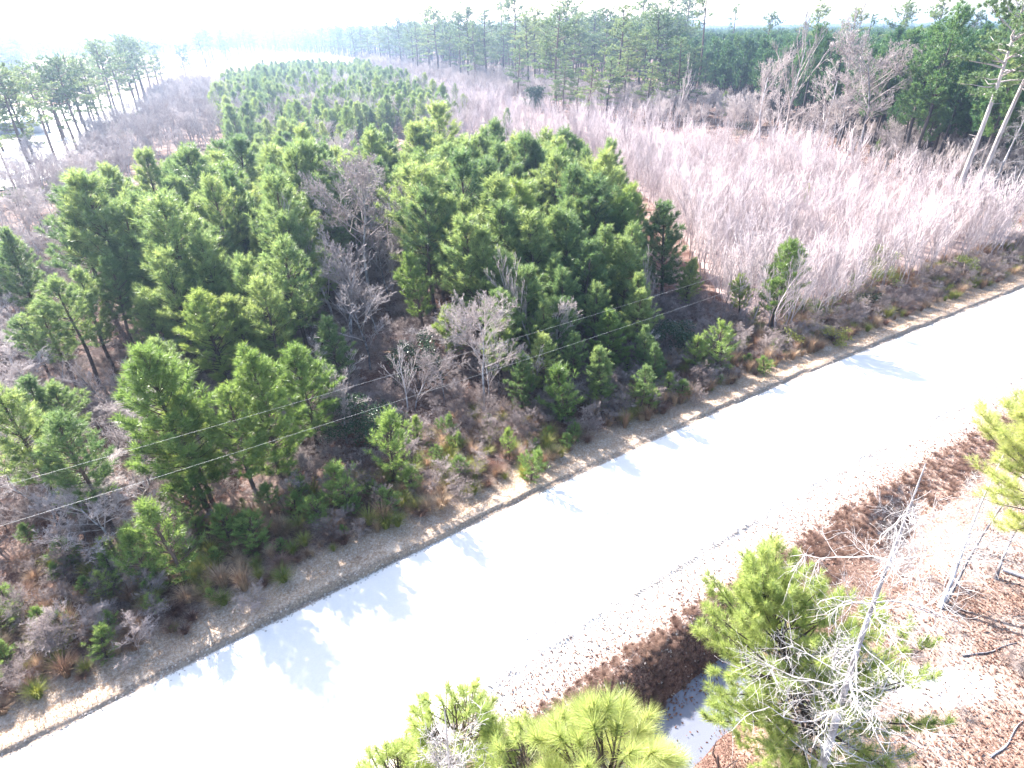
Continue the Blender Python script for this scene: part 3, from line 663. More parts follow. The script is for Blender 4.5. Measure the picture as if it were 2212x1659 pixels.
names = {21: 'pine with a sparse ragged top beside the bare pole-like snag', 22: 'nearly bare pole-like pine poking above the treeline', 25: 'slim pine with long dark trunk right of the dark magnolia', 30: 'pale sunlit pine in the tree band behind the thicket', 35: 'small yellow-green pine standing forward at the thicket back edge', 36: 'pine at the left foot of the dark magnolia', 15: 'round-topped tall pine where the tree band begins to rise', 39: 'small pine left of the forward yellow-green pine', 32: 'broad high-topped pine breaking the skyline over the tree band'}
for i, (bx, by, ty) in enumerate(Rt):
    x, y, hh = tree_h(bx, by, ty)
    v = 5 if i in (21, 22) else [2, 4, 0, 1, 4, 0, 2, 3][i % 8]
    if hh < 15: v = 4
    o = place('tall_pine', TP, v, x, y, min(max(hh * 1.1, 9), 30), 22.0, names.get(i, 'tall pine of the back band, ' + ('at its hazy left end beyond the far young stand' if bx < 860 else 'between its hazy end and the dark magnolia' if bx < 1100 else 'right of the dark magnolia' if bx < 1320 else 'next to the dark straight trunk and the grove')), 'pine tree', 'tall pines in the band behind the thicket', sxy=1.6 if hh < 15 else 1.4); tall.append(o)
for bx, by, ty, label, v in [(1500, 240, -40, 'dark straight trunk of a tall pine cut by the top of the frame', 5), (1570, 170, -30, 'second dark trunk reaching above the frame over the grove', 5), (1735, 205, 12, 'ragged-topped pine over the middle of the grove skyline', 1),
        (1805, 215, 22, 'slim pine on the skyline right of the ragged-topped pine', 3), (1905, 215, 10, 'rounded lone pine crown above the grove skyline', 0), (1975, 225, 5, 'high spreading pine on the skyline near the right', 2), (2050, 230, 28, 'pine crown on the skyline left of the leaning right-edge pines', 3), (1845, 200, 34, 'thin-topped pine between two skyline pines', 5), (2120, 240, 4, 'pine with long level boughs at the upper right corner', 2), (1640, 190, 30, 'crooked pine above the left part of the grove', 3)]:
    x, y, hh = tree_h(bx, by, ty if ty > 0 else 0); hh = min(hh * (1.15 if ty < 0 else 1), 27)
    place('tall_pine', TP, v, x, y, hh, 22.0, label, 'pine tree', 'tall pines above the grove skyline', sxy=1.1)
# older woods behind: nobody can count them one by one
g = np.random.default_rng(9)
pw = np.concatenate([fill([(560, 112), (700, 118), (850, 138), (1000, 168), (1250, 200), (1480, 215), (1480, 150), (1250, 135), (1000, 120), (700, 100), (560, 97)], 8.5, 0, seed=11, keep=.8),
                     fill([(430, 150), (560, 118), (560, 104), (430, 110)], 12, 0, seed=12, keep=.6)])
TS = [src(tall[k]) for k in (0, 3, 5, 7, 4, 39)]
scatter('old_pine_wood', pw, g.uniform(13, 24, len(pw)), 22.0, TS, 'wood of old pines filling the band behind the front row of tall pines', 'pine wood', 8, 1.4)
pd = np.concatenate([fill([(-100, 140), (40, 132), (345, 118), (420, 108), (560, 104), (560, 92), (-100, 92)], 10, 0, seed=13), fill([(560, 100), (2300, 80), (2300, 62), (560, 84)], 19, 0, seed=14, keep=.8),
                     fill([(-100, 230), (30, 150), (60, 146), (40, 132), (-100, 140)], 8, 0, seed=15)])
scatter('distant_forest', pd, g.uniform(13, 20, len(pd)), 22.0, TS[:5], 'hazy blue forest running to the horizon', 'forest', 10, 1.7)

# ------------------------------------------------------------------ dense dark grove at the right
zG = [(1440, 228), (1470, 130), (1560, 118), (2300, 112), (2300, 470), (2160, 462), (2060, 438), (1960, 400), (1890, 350), (1780, 312), (1680, 280), (1600, 256), (1520, 240)]
pG = fill(zG, 3.5, 0.0, seed=21); dG = np.hypot(pG[:, 0], pG[:, 1]); pG = pG[np.argsort(dG)]; dG = np.sort(dG)
pG = pG[(dG < 190) | (np.random.default_rng(2).random(len(pG)) < .5)]
grove = []
def grove_label(x, y):
    px, py = proj(x, y, 0.0); fr = np.interp(px, [1440, 1520, 1600, 1680, 1780, 1890, 1960, 2060, 2160, 2300], [228, 240, 256, 280, 312, 350, 400, 438, 462, 470])
    row_ = 'front-row ' if py > fr - 14 else 'second-row ' if py > fr - 30 else ''
    if px < 1650: w_ = 'at the left end of the dense grove by the dark trunk'
    elif px < 1800: w_ = 'of the dense grove behind the tallest white bare tree'
    elif px < 1930: w_ = 'of the dense grove behind the domed bare oak'
    elif px < 2060: w_ = 'of the dense grove right of the domed bare oak'
    elif px < 2150: w_ = 'of the dense grove behind the leaning right-edge pines'
    else: w_ = 'of the dense grove where the frame edge cuts it'
    return row_ + 'dark green pine ' + w_
for x, y in pG[:170]:
    grove.append(place('grove_pine', GP, R.randrange(3), x, y, R.gauss(15.5, 2.5), 13.0, grove_label(x, y), 'pine tree', 'dark pines of the dense grove', sxy=R.uniform(.95, 1.15)))
g3 = {}
for o in grove: g3.setdefault(o.children[1].data.name, o)
rG = pG[170:2600]
# keep only the share of the far grove that can show
pf = fill([(1480, 128), (2300, 112), (2300, 80), (1480, 96)], 9, 0.0, seed=22)
rG = np.concatenate([rG, pf])
scatter('dense_pine_grove', rG, g.uniform(13, 17.5, len(rG)), 13.0, [src(o) for o in g3.values()], 'back of the dense dark pine grove seen as one canopy', 'pine grove', 12, 1.15)

# ------------------------------------------------------------------ bare trees
bt = [
 (1842, 372, 128, 1, .95, 'spreading bare oak with a domed crown before the dark grove', 1.15), (1692, 335, 85, 2, 1, 'tallest white bare tree left of the domed bare oak', .9), (1805, 320, 62, 2, 1, 'high pale bare tree showing above the grove behind the domed oak', .8),
 (1632, 345, 155, 3, 1, 'greyish bare tree at the left of the white bare trees', 1.0), (1455, 300, 165, 4, 1, 'slim white bare tree beside the dark trunk', .9), (1425, 300, 215, 2, 1, 'small bare tree at the thicket back edge left of the slim white one', .9),
 (1665, 330, 200, 0, 1, 'low bare tree with dark leafy patch behind it', 1.1), (1760, 340, 170, 0, 1, 'bare tree with tangled limbs between the white tree and domed oak', 1.1), (1940, 350, 240, 3, 1, 'bare tree with wispy crown at the dark foot of the grove', 1.2),
 (1790, 345, 225, 1, 1, 'short bare tree at the foot of the domed oak', 1.1), (1590, 300, 235, 3, 1, 'small bare tree by the pale green pine at the thicket rear', 1.0),
 (722, 705, 492, 4, 1, 'pale dead tree with upright limbs in the dark gap', 1.1), (800, 660, 388, 1, 1, 'twiggy round-crowned bare tree behind the dark gap', 1.1), (765, 760, 560, 3, 1, 'leaning grey bare tree in front of the pale dead tree', 1.0),
 (850, 640, 420, 0, 1, 'bare tree against the green pines right of the round-crowned one', 1.0), (800, 800, 640, 0, 1, 'low grey bare tree beside the holly', 1.2), (1045, 880, 675, 1, 1, 'forked bare tree near the road between holly and slender trees', 1.0),
 (1152, 815, 618, 4, 1, 'slender white bare tree in front of the stand', .8), (1215, 815, 672, 3, 1, 'thin bare tree with a few brown leaves under the wires', .8), (1125, 790, 600, 2, 1, 'faint slender bare tree left of the slender white one', .8),
 (1402, 740, 590, 4, 1, 'bare tree in the dark corner beside the holly', .8), (700, 860, 740, 0, 1, 'bare tree behind the small yellowish pine', 1.2), (750, 960, 830, 3, 1, 'bleached bare tree left of the dark holly', 1.2), (880, 905, 790, 2, 1, 'wispy bare tree in front of the grey-green holly', 1.1),
 (960, 880, 780, 1, 1, 'low bare tree right of the grey-green holly', 1.2), (250, 560, 440, 0, .9, 'grey bare tree in the violet brush left of the stand', 1.1), (200, 420, 345, 1, .9, 'round whitish bare tree near the clearing corner', 1.3), (90, 560, 450, 0, .9, 'grey bare tree in the brush near the left frame edge', 1.2),
 (160, 470, 370, 3, .9, 'bare tree in the violet brush below the left grove', 1.2), (270, 400, 330, 1, .9, 'faint bare tree in glare beside the stand corner', 1.3), (330, 330, 270, 1, .9, 'bright bare tree in the glare below the left grove', 1.3), (240, 330, 275, 0, .9, 'bare tree at the foot of the left grove', 1.3),
]
bobj = []
for bx, by, ty, v, _, label, wx in bt:
    x, y, hh = tree_h(bx, by, ty); bobj.append(place('bare_tree', BT, v, x, y, hh * 1.05, 8.0, label, 'bare tree', 'leafless trees', parts=('trunk', 'branches'), sxy=wx))
B5 = {}
for o in bobj: B5.setdefault(o.children[0].data.name, o)
BSRC = [src(o) for o in B5.values()]
g = np.random.default_rng(31)
pl = fill([(-60, 620), (60, 640), (40, 850), (260, 860), (330, 830), (420, 960), (300, 1010), (420, 1120), (250, 1220), (60, 1180), (-60, 1200)], 1.6, 0, seed=37, keep=.85)
pl2 = fill([(640, 760), (780, 760), (1000, 800), (1150, 760), (1300, 760), (1400, 740), (1440, 780), (1000, 900), (860, 960), (700, 1000)], 2.4, 0, seed=38, keep=.6)
pb = np.concatenate([gaps, fill([(780, 135), (960, 160), (1250, 205), (1480, 235), (1640, 262), (1640, 300), (1480, 285), (1250, 255), (960, 195), (780, 158)], 3.4, 0, seed=35), fill([(1900, 350), (2060, 385), (2200, 410), (2200, 450), (2060, 440), (1900, 395)], 3, 0, seed=36),
 fill([(1560, 250), (1680, 290), (1850, 310), (2060, 350), (2060, 372), (1850, 352), (1680, 325), (1560, 290)], 4.2, 0, seed=31), fill([(960, 200), (1250, 225), (1480, 255), (1480, 285), (1250, 262), (960, 215)], 6, 0, seed=32),
                     fill([(0, 430), (130, 385), (200, 330), (300, 260), (350, 215), (430, 190), (540, 235), (520, 320), (380, 360), (230, 440), (150, 500), (180, 600), (60, 620), (-60, 560), (-60, 450)], 3.0, 0, seed=33),
                     fill([(650, 560), (720, 430), (850, 400), (880, 470), (850, 560), (860, 700), (780, 760), (700, 740), (650, 690)], 3.2, 0, seed=34, keep=.7)])
pl = np.concatenate([pl, pl2]); scatter('grey_sapling_brush', pl, g.uniform(1.6, 3.4, len(pl)), 8.0, BSRC, 'head-high grey leafless brush filling gaps between the roadside pines', 'brush', 15, 1.7)
scatter('bare_woodland', pb, g.uniform(3.2, 6.5, len(pb)), 8.0, BSRC, 'tangle of grey leafless understorey trees around the pines', 'brush', 14, 1.15)

# ------------------------------------------------------------------ pale thicket
saps = []
for k, (bx, by, ty, label) in enumerate([(1740, 660, 520, 'white-stemmed sapling at the front edge of the thicket right of the lone pine'), (1755, 672, 540, 'taller twiggy sapling beside the white-stemmed one'), (1785, 640, 520, 'slanting sapling at the thicket front near the verge'), (1712, 600, 520, 'sapling half hidden behind the lone bright pine'),
        (1810, 630, 520, 'outer sapling at the thicket front close to the green shrub')]):
    x, y, hh = tree_h(bx, by, ty); saps.append(place('bare_sapling', SAP, k, x, y, hh, 5.0, label, 'sapling', 'bare saplings at the thicket front', parts=('stem', 'twigs')))
pt = fill(THK, 1.15, 1.5, seed=41, keep=.9); dt_ = np.hypot(pt[:, 0], pt[:, 1]); kk = (dt_ < 110) | (np.random.default_rng(1).random(len(pt)) < .3)
pt = pt[kk & (dist(pt[:, 0], pt[:, 1]) > 3.5)]; g = np.random.default_rng(42)
tall_f = 5.0 * (1 + .45 * nz(pt[:, 0], pt[:, 1], .16, 21)) * g.uniform(.55, 1.25, len(pt)); kq = (nz(pt[:, 0], pt[:, 1], .3, 39) > -.42) | (g.random(len(pt)) < .35); pt = pt[kq]; tall_f = tall_f[kq]
scatter('pale_thicket', pt, tall_f, 5.0, [src(o) for o in saps[:4]], 'dense pale pinkish thicket of leafless saplings behind the stand', 'thicket', 16, 1.0)

# ------------------------------------------------------------------ shrubs, hollies
def holly(name, bx, by, ty, wx, label, mat, n=2600, cat='shrub', leaf=.07):
    x, y, hh = tree_h(bx, by, ty); g = np.random.default_rng(int(bx)); o = bpy.data.objects.new(name, None); C.objects.link(o); o.location = (x, y, H1(x, y) - .05); tag(o, label, cat, 'evergreen shrubs among the pines')
    tr = MB(); cr = MB()
    for k in range(5):
        a = g.uniform(0, 6.28); e = np.array([math.cos(a) * wx * .5, math.sin(a) * wx * .5, hh * .7]); tr.tube([np.zeros(3), e * .45 + g.normal(0, .1, 3), e], [.05, .03, .01], 4)
    for k in range(16):
        a = g.uniform(0, 6.28); q = g.random() ** .5; zz = g.uniform(.12, .9); rr = wx * math.sin(math.pi * min(1, zz * .8 + .2)) ** .6
        leaves(cr, (math.cos(a) * q * rr, math.sin(a) * q * rr, zz * hh), (wx * .42, wx * .42, hh * .13), n // 16, leaf, g)
    link('stems', tr.mesh('stems', M['browntwig']), o); link('leaves', cr.mesh('leaves', mat), o); return o
holly('holly_shrub', 905, 842, 716, 1.5, 'grey-green glossy holly standing beside the bright yellow-green pine', M['holly'], 3600)
holly('holly_shrub', 790, 955, 865, 2.0, 'low dark holly spreading above the conical roadside sapling', M['holly'], 3600)
holly('holly_shrub', 1440, 760, 690, 2.0, 'very dark holly in the shaded corner of the stand', M['holly'], 3600)
holly('magnolia', 1155, 238, 178, 4.2, 'dark rounded magnolia at the foot of the tall pines behind the thicket', M['holly'], 4200, 'tree', .22)
holly('green_shrub', 1890, 620, 530, 1.7, 'olive green leafy shrub at the thicket edge above the verge', M['needle_tall'], 2200)
holly('green_shrub', 1880, 665, 640, 1.6, 'low deep green shrub mat on the verge below the olive shrub', M['holly'], 1800)
holly('green_shrub', 2080, 600, 555, 1.4, 'yellow-green roadside shrub near the far end of the verge', M['yellowgreen'], 1500)
holly('green_shrub', 1690, 745, 700, 1.1, 'small green shrub by the foot of the lone bright pine', M['yellowgreen'], 900)
holly('green_shrub', 1800, 735, 700, 1.2, 'mixed yellow weedy shrub on the verge slope right of the lone pine', M['yellowgreen'], 1200)
holly('green_shrub', 2160, 500, 425, 2.6, 'dark brushy shrub under the leaning right-edge pines', M['needle_tall'], 2200)
holly('green_shrub', 2090, 520, 470, 2.0, 'brownish green brush left of the leaning right-edge pines', M['redleaf'], 1500)
holly('leafy_shrub', 1600, 300, 262, 2.4, 'green understorey shrub at the back edge of the thicket', M['holly'], 1500)

for bx, by, ty, wx, label in [(135, 415, 380, 2.2, 'yellow-green bush at the clearing corner below the leaning dark-trunked pine'), (215, 330, 285, 3.0, 'grey-green bushy shrub at the foot of the left grove'), (290, 265, 235, 3.2, 'bluish green shrub in the glare right of the left grove'), (40, 440, 400, 2.2, 'brown-green bush near the left frame edge above the violet brush'),
                             (255, 300, 262, 2.6, 'dark green shrub between the left grove and the violet brush'), (390, 235, 205, 3.0, 'hazy evergreen bush by the edge of the far young stand')]:
    holly('brush_shrub', bx, by, ty, wx, label, M['needle_tall'], 1300, 'shrub', .13)
# bare shrubs and brush over the forest floor
shr = []
for k, (bx, by, sc_, label) in enumerate([(1000, 1090, 1.4, 'bare twiggy shrub above the verge below the brown slope'), (1500, 880, 1.3, 'bare brown shrub at the verge under the pine bushes'), (560, 1300, 1.2, 'tangled bare shrub on the left verge near the tree shadow'), (300, 1420, 1.5, 'heap of grey bare brush at the left verge')]):
    x, y = gp(bx, by); shr.append(place('bare_shrub', BS, k, x, y, sc_, 1.8, label, 'shrub', 'bare shrubs on the verge', parts=('stems', 'twigs'), sxy=1.5))
def floor_pts(spacing, poly, seed, keep=1.0, dmin=2.0):
    P = fill(poly, spacing, 0, seed=seed, keep=keep); return P[dist(P[:, 0], P[:, 1]) > dmin]
FL = [(-60, 1700), (-60, 560), (150, 480), (500, 620), (700, 420), (860, 400), (880, 620), (1300, 660), (1500, 640), (1640, 690), (1800, 670), (2212, 520), (2300, 500), (2300, 640), (1700, 860), (1000, 1170), (500, 1400), (0, 1600)]
ps = floor_pts(.85, FL, 51, .85, 2.2); g = np.random.default_rng(52)
ps = ps[nz(ps[:, 0], ps[:, 1], .35, 8) > -.35]
scatter('brushwood', ps, g.uniform(.5, 1.7, len(ps)), 1.8, [src(o) for o in shr], 'low tangle of bare grey and brown brush covering the forest floor', 'brush', 53, 1.5)
# dry grass tufts and weeds
def tuft(seed, n, hgt, spread, wdt, bend=.35):
    g = np.random.default_rng(seed); mb = MB(); a = g.uniform(0, 6.28, n); r = g.random(n) ** .7 * spread * .3
    b = np.stack([np.cos(a) * r, np.sin(a) * r, np.zeros(n)], 1); l = hgt * g.uniform(.5, 1.1, n)
    out = np.stack([np.cos(a), np.sin(a), np.zeros(n)], 1) * (spread * g.uniform(.3, 1.2, n))[:, None]; up_ = np.array([0, 0, 1.]) * l[:, None]
    s = np.stack([-np.sin(a), np.cos(a), np.zeros(n)], 1) * wdt / 2; mid = b + out * .3 + up_ * .6; tip = b + out * (1 + bend) + up_ * .95
    mb.quads(np.stack([b - s, b + s, mid + s * .8, mid - s * .8], 1)); mb.tris(np.stack([mid - s * .8, mid + s * .8, tip], 1)); return mb
TF = [tuft(81, 260, .9, .26, .009).mesh('grass_tuft', M['straw']), tuft(82, 280, .6, .3, .009).mesh('grass_tuft', M['straw']), tuft(83, 260, .7, .28, .010).mesh('grass_tuft', M['yellowgreen']), tuft(84, 160, .35, .3, .009).mesh('grass_tuft', M['straw']), tuft(85, 240, .5, .3, .012).mesh('weed_clump', M['redleaf'])]
tf = []
for k, (bx, by, s_, v, label) in enumerate([
 (530, 1275, 1.7, 0, 'large pinkish tan broomgrass clump on the left verge'), (240, 1385, 1.4, 1, 'golden straw clump beside the brown weeds near the left bank'), (1130, 1030, 1.4, 2, 'yellow-green grass clump below the yellowish seedling'),
 (1175, 1010, 1.5, 0, 'orange-tan grass clump right of the yellow-green one'), (1350, 920, 1.4, 0, 'russet grass clump by the verge below the dusky sapling'), (900, 1105, 1.3, 2, 'glowing orange and yellow grass clump near the road edge'), (970, 1060, 1.2, 1, 'straw clump on the slope beside the seedling'),
 (1470, 870, 1.3, 0, 'upright tan grass clump under the shaded bushes'), (1750, 760, 1.6, 0, 'tall tan grass clump on the verge right of the bare soil'), (370, 1360, 1.0, 4, 'rusty brown fern-like clump on the left verge'), (400, 1365, .9, 4, 'dark rusty clump right of the fern-like one'), (90, 1450, 1.1, 0, 'thin orange grass clump near the left frame edge'),
 (1640, 800, 1.3, 1, 'straw clump by the tiny bright seedling'), (1840, 715, 1.2, 2, 'yellowish clump near the green shrub mat'), (1580, 830, 1.2, 4, 'brown weed clump below the dense corner bush'), (1920, 680, 1.1, 2, 'yellow clump at the right end of the verge weeds')]):
    x, y = gp(bx, by); o = link('weed_clump' if v == 4 else 'grass_clump', TF[v]); o.location = (x, y, H1(x, y) - .02); o.scale = (s_, s_, s_); o.rotation_euler.z = R.uniform(0, 6); tag(o, label, 'grass clump', 'dry grass clumps along the verge'); tf.append(o)
src1 = [[tf[0]], [tf[1]], [tf[2]], [tf[9]]]
P1 = floor_pts(.58, [(-60, 1700), (-60, 1250), (500, 1120), (850, 1000), (1000, 900), (1300, 850), (1560, 730), (1900, 600), (2300, 500), (2300, 600), (1700, 830), (1000, 1150), (500, 1380), (0, 1600)], 61, .8, 1.6)
g = np.random.default_rng(62); dv_ = dist(P1[:, 0], P1[:, 1]); P1 = P1[nz(P1[:, 0], P1[:, 1], .5, 28) > -.45]
scatter('dry_weeds', P1, g.uniform(.45, 1.35, len(P1)), .9, src1, 'dry tan grass and weeds along the wood edge', 'weeds', 63, 1.2)
P1 = floor_pts(1.5, [(-60, 1600), (-60, 1150), (500, 1080), (850, 950), (1300, 830), (1560, 720), (1900, 600), (1700, 820), (1000, 1120), (500, 1360), (0, 1560)], 64, .5, 2.0)
scatter('pine_seedlings', P1, g.uniform(.5, 1.6, len(P1)), 3.0, [src(vsrc[('SP', k)]) for k in (0, 1, 2)], 'scattered knee-high pine seedlings in the roadside brush', 'seedlings', 65, 1.5)
# short dry turf on the verge
g = np.random.default_rng(66); n = 52000; x = g.uniform(-22, 60, n); dd = g.beta(1.4, 1.1, n) * 2.4 + .02; sl_ = np.sqrt(1 + np.clip(0.727 - (x + 15) * 0.154 / 40, 0.573, 0.727) ** 2)
y = yL(x) + dd * sl_; k = nz(x, y, 2.2, 3) > -.45; x, y = x[k], y[k]; z = height(x, y); n = len(x); b = np.stack([x, y, z], 1); a = g.uniform(0, 6.28, n)
s = np.stack([np.cos(a), np.sin(a), 0 * a], 1) * .014; tip = b + np.stack([g.normal(0, .07, n), g.normal(0, .07, n), g.uniform(.03, .13, n)], 1)
mb = MB(); mb.tris(np.stack([b - s, b + s, tip], 1)); o = link('verge_turf', mb.mesh('verge_turf', M['straw'])); tag(o, 'short dry straw-coloured turf on the far road verge', 'grass', None, 'stuff')

# ------------------------------------------------------------------ road edge clods and tyre tread marks
g = np.random.default_rng(70); mb = MB()
def lumps(mb, x, y, sx, sy, sz, rz):
    z = height(x, y); n = len(x); u = np.array([[1, 0, 0], [0, 1, 0], [-1, 0, 0], [0, -1, 0]]); ca, sa = np.cos(rz), np.sin(rz)
    def tr_(v):
        vx = v[0] * sx; vy = v[1] * sy; return np.stack([x + vx * ca - vy * sa, y + vx * sa + vy * ca, z - .01 + v[2] * sz], 1)
    top = tr_((.15, .1, 1.))
    for i in range(4):
        mb.tris(np.stack([tr_(u[i]), tr_(u[(i + 1) % 4]), top], 1))
for row, dn, nn_ in ((0, -6.55, 330), (1, -6.95, 380), (2, -7.4, 420)):
    x = np.linspace(-14, 46, nn_) + g.normal(0, .02, nn_); keep = nz(x, x * 0, .8, row * 7) > (-.1 if row else .15)
    x = x[keep]; y = yL(x) + (dn + .12 * nz(x, x * 0, .5, 50 + row)) * 1.2; th0 = .6 + (1.0 if row % 2 else -.9)
    lumps(mb, x, y, g.uniform(.10, .2, len(x)), g.uniform(.02, .035, len(x)), g.uniform(.03, .07, len(x)), th0 + g.normal(0, .12, len(x)))
tm_ = plain('shadow_toned_clods', (.42, .36, .32), .9)  # darker than the road sand, so tread-lug shadows are partly in the colour
o = link('tyre_tread_ridges', mb.mesh('tyre_tread_ridges', tm_)); tag(o, 'rows of tyre tread ridges pressed along the near edge of the sand road', 'tyre tracks', None, 'stuff')
mb = MB(); n = 15000; x = g.uniform(-20, 50, n); dd = -7.1 - g.exponential(1.1, n); y = yL(x) + dd * 1.2
lumps(mb, x, y, g.uniform(.02, .09, n), g.uniform(.02, .06, n), g.uniform(.02, .06, n), g.uniform(0, 6, n))
n = 2200; x = g.uniform(-20, 50, n); dd = g.normal(-.1, .12, n); y = yL(x) + dd * 1.2
lumps(mb, x, y, g.uniform(.02, .09, n), g.uniform(.02, .06, n), g.uniform(.02, .07, n), g.uniform(0, 6, n))
o = link('sand_clods', mb.mesh('sand_clods', tm_)); tag(o, 'small sand clods crumbled along both edges of the road', 'clods', None, 'stuff')

# ------------------------------------------------------------------ fallen leaves right of the road
g = np.random.default_rng(90); mb = MB(); n = 120000
x = g.uniform(-8, 44, n); dd = -7.4 - g.random(n) ** .75 * 17; y = yL(x) + dd * 1.19
pr = np.clip((-7.0 - dd) / 1.6, 0.1, 1) * (1 - .75 * np.exp(-(((x - 14.4) / 2.4) ** 2 + ((y - 12.6) / .9) ** 2))); k = (g.random(n) < pr) & (nz(x, y, 1.3, 5) * .9 + g.random(n) > .25)
k &= ~((dd < -11.4) & (dd > -12.9) & (g.random(n) < .85))
x, y = x[k], y[k]; n = len(x); z = np.maximum(height(x, y), -1.35) + g.uniform(.0, .05, n); P = np.stack([x, y, z], 1)
nm = unit(np.stack([g.normal(0, .55, n), g.normal(0, .55, n), np.ones(n)], 1)); a = unit(np.cross(nm, g.normal(size=(n, 3)))); b = np.cross(nm, a); s = g.uniform(.025, .065, (n, 1))
mb.tris(np.concatenate([np.stack([P - a * s, P + b * s * .6, P + a * s + nm * s * .5], 1), np.stack([P - a * s, P + a * s + nm * s * .5, P - b * s * .6], 1)]))
o = link('leaf_litter', mb.mesh('leaf_litter', M['litter'])); tag(o, 'brown fallen leaves strewn over the shoulder, ditch bank and ground right of the road', 'leaf litter', None, 'stuff')
# dead weeds on the ditch bank
xb = -4 + 34 * g.random(1700) ** 1.6; db = g.uniform(-11.3, -9.1, 1700); PB = np.stack([xb, yL(xb) + db * 1.19], 1)
scatter('ditch_bank_weeds', PB, g.uniform(.1, .3, len(PB)), .9, [[tf[9]], [tf[10]]], 'brown dead weeds matted on the ditch bank', 'weeds', 91, 2.0)
xb = g.uniform(2, 40, 260); db = g.uniform(-30, -13.6, 260); PB = np.stack([xb, yL(xb) + db * 1.19], 1)
scatter('leafy_ground_brush', PB, g.uniform(.25, .8, len(PB)), 1.8, [src(o) for o in shr], 'sparse bare twigs standing in the leaf litter right of the ditch', 'brush', 92, 1.6)

# ------------------------------------------------------------------ wires
def wire(pxs, z, label):
    P = [gp(a, b, z) for a, b in pxs]; p0 = np.array(P[0]); p1 = np.array(P[-1]); d_ = p1 - p0; L_ = np.linalg.norm(d_); d_ /= L_
    a = p0 - d_ * 30; b = p1 + d_ * 22; t_ = np.linspace(0, 1, 60); q = a + (b - a) * t_[:, None]
    zz = z + .9 * ((t_ - .5) ** 2 * 4 - .35)
    mb = MB(); mb.tube(np.concatenate([q, zz[:, None]], 1), .003, 6); o = link('power_line', mb.mesh('power_line', M['wire'], True)); tag(o, label, 'overhead wire', 'overhead wires along the road')
wire([(0, 1036), (1475, 616)], 8.0, 'upper of the two overhead wires crossing the young pines')
wire([(67, 1100), (1528, 641)], 7.6, 'lower of the two overhead wires crossing the young pines')

# ------------------------------------------------------------------ foreground trees right of the road
def near_pine(name, pos, h, label, seed, rad, base, h_model, nn=70, dens=.9, wd=.006, mat='needle_bright', lean=(0, 0), ln=.2, sparse=0, group=None):
    a, b = young_pine(seed, h=h, base=base, rad=rad, dens=dens, nn=nn, ln=ln, wd=wd, sides=8, sparse=sparse, lean=.3)
    o = bpy.data.objects.new(name, None); C.objects.link(o); o.location = (pos[0], pos[1], H1(*pos) - .05); o.rotation_euler = (lean[0], lean[1], 0); tag(o, label, 'pine tree', group)
    link('trunk', a.mesh('trunk', M['bark'], True), o); link('crown', b.mesh('crown', M[mat]), o); return o
# big bright pine over the ditch
X, Y, hh = tree_h(1735, 1650, 1280)
tx_, ty_ = gp(1765, 1275, hh); dv = Vector((tx_ - X, ty_ - Y, hh)).normalized(); eu = dv.to_track_quat('Z', 'Y').to_euler()
bp_ = near_pine('bright_pine', (X, Y), hh, 'large bright yellow-green pine leaning over the ditch water', 101, 3.5, .06, hh, nn=90, wd=.012, ln=.24, dens=1.3, mat='needle_sunlit'); bp_.rotation_euler = eu
print('bright pine', X, Y, hh)

def tuft_pine(name, top, h, label, seed, shoots, rad, ln, nn, wd, group=None, mat='needle_bright', down=3.5):
    """pine whose top comes up close below the camera: long needles in star-shaped tufts"""
    g = np.random.default_rng(seed); tx, ty_, tz = top; o = bpy.data.objects.new(name, None); C.objects.link(o)
    gz = H1(tx, ty_); o.location = (tx, ty_, gz - .05); tag(o, label, 'pine tree', group); h = tz - gz
    tr = MB(); cr = MB(); zt = np.linspace(0, h, 12); tr.tube(np.stack([.1 * np.sin(zt * .5) * (1 - zt / h), .1 * np.cos(zt * .4) * (1 - zt / h) - .1 * (1 - zt / h), zt], 1), .02 + .16 * (1 - zt / h), 9)
    B = []; D = []; L = []
    for i in range(shoots):
        f = (i + .5) / shoots; dz = down * f ** 1.1; rr = rad * (.12 + .95 * f ** .6) * g.uniform(.55, 1.1); az = i * 2.39996 + g.normal(0, .25)
        p0 = np.array([0, 0, h - dz - .45 * rr]); hd = np.array([math.cos(az), math.sin(az), 0]); p1 = p0 + hd * rr + np.array([0, 0, .55 * rr + .25])
        mid = p0 + hd * rr * .6 + np.array([0, 0, .16 * rr]); tr.tube([p0, mid, p1], [.022 + .008 * rr, .014, .008], 5)
        B.append(p1 - np.array([0, 0, .05])); D.append(hd * .45 + np.array([0, 0, 1.])); L.append(.14)
        for q in range(3):
            sa = az + g.uniform(-1.2, 1.2); e = mid + (p1 - mid) * g.uniform(0, .7); sd = unit(np.array([math.cos(sa), math.sin(sa), g.uniform(.4, 1)])); tr.tube([e, e + sd * .3], [.008, .006], 4)
            B.append(e + sd * .25); D.append(sd + np.array([0, 0, .5])); L.append(.14)
    needles(cr, np.array(B), np.array(D), np.array(L), nn, ln, wd, .35, 1.5, g=g)
    link('trunk', tr.mesh('trunk', M['bark'], True), o); link('crown', cr.mesh('crown', M[mat]), o); return o
def at_dist(px, py, dd):
    x, y = gp(px, py); v = np.array([x, y, -CAM_H]); v /= np.linalg.norm(v); return np.array([0, 0, CAM_H]) + v * dd
fg = 'pine tops below the viewpoint'
tuft_pine('close_pine', at_dist(1320, 1650, 6.6), 0, 'pine top with big star-shaped needle tufts at the bottom edge', 111, 34, .85, .23, 330, .0045, fg, down=1.3, mat='needle_sunlit')
tuft_pine('close_pine', at_dist(985, 1570, 10.2), 0, 'finer-needled pine top entwined with a white dead branch at the bottom edge', 112, 60, 1.3, .19, 130, .006, fg, mat='needle_sunlit', down=2.0)
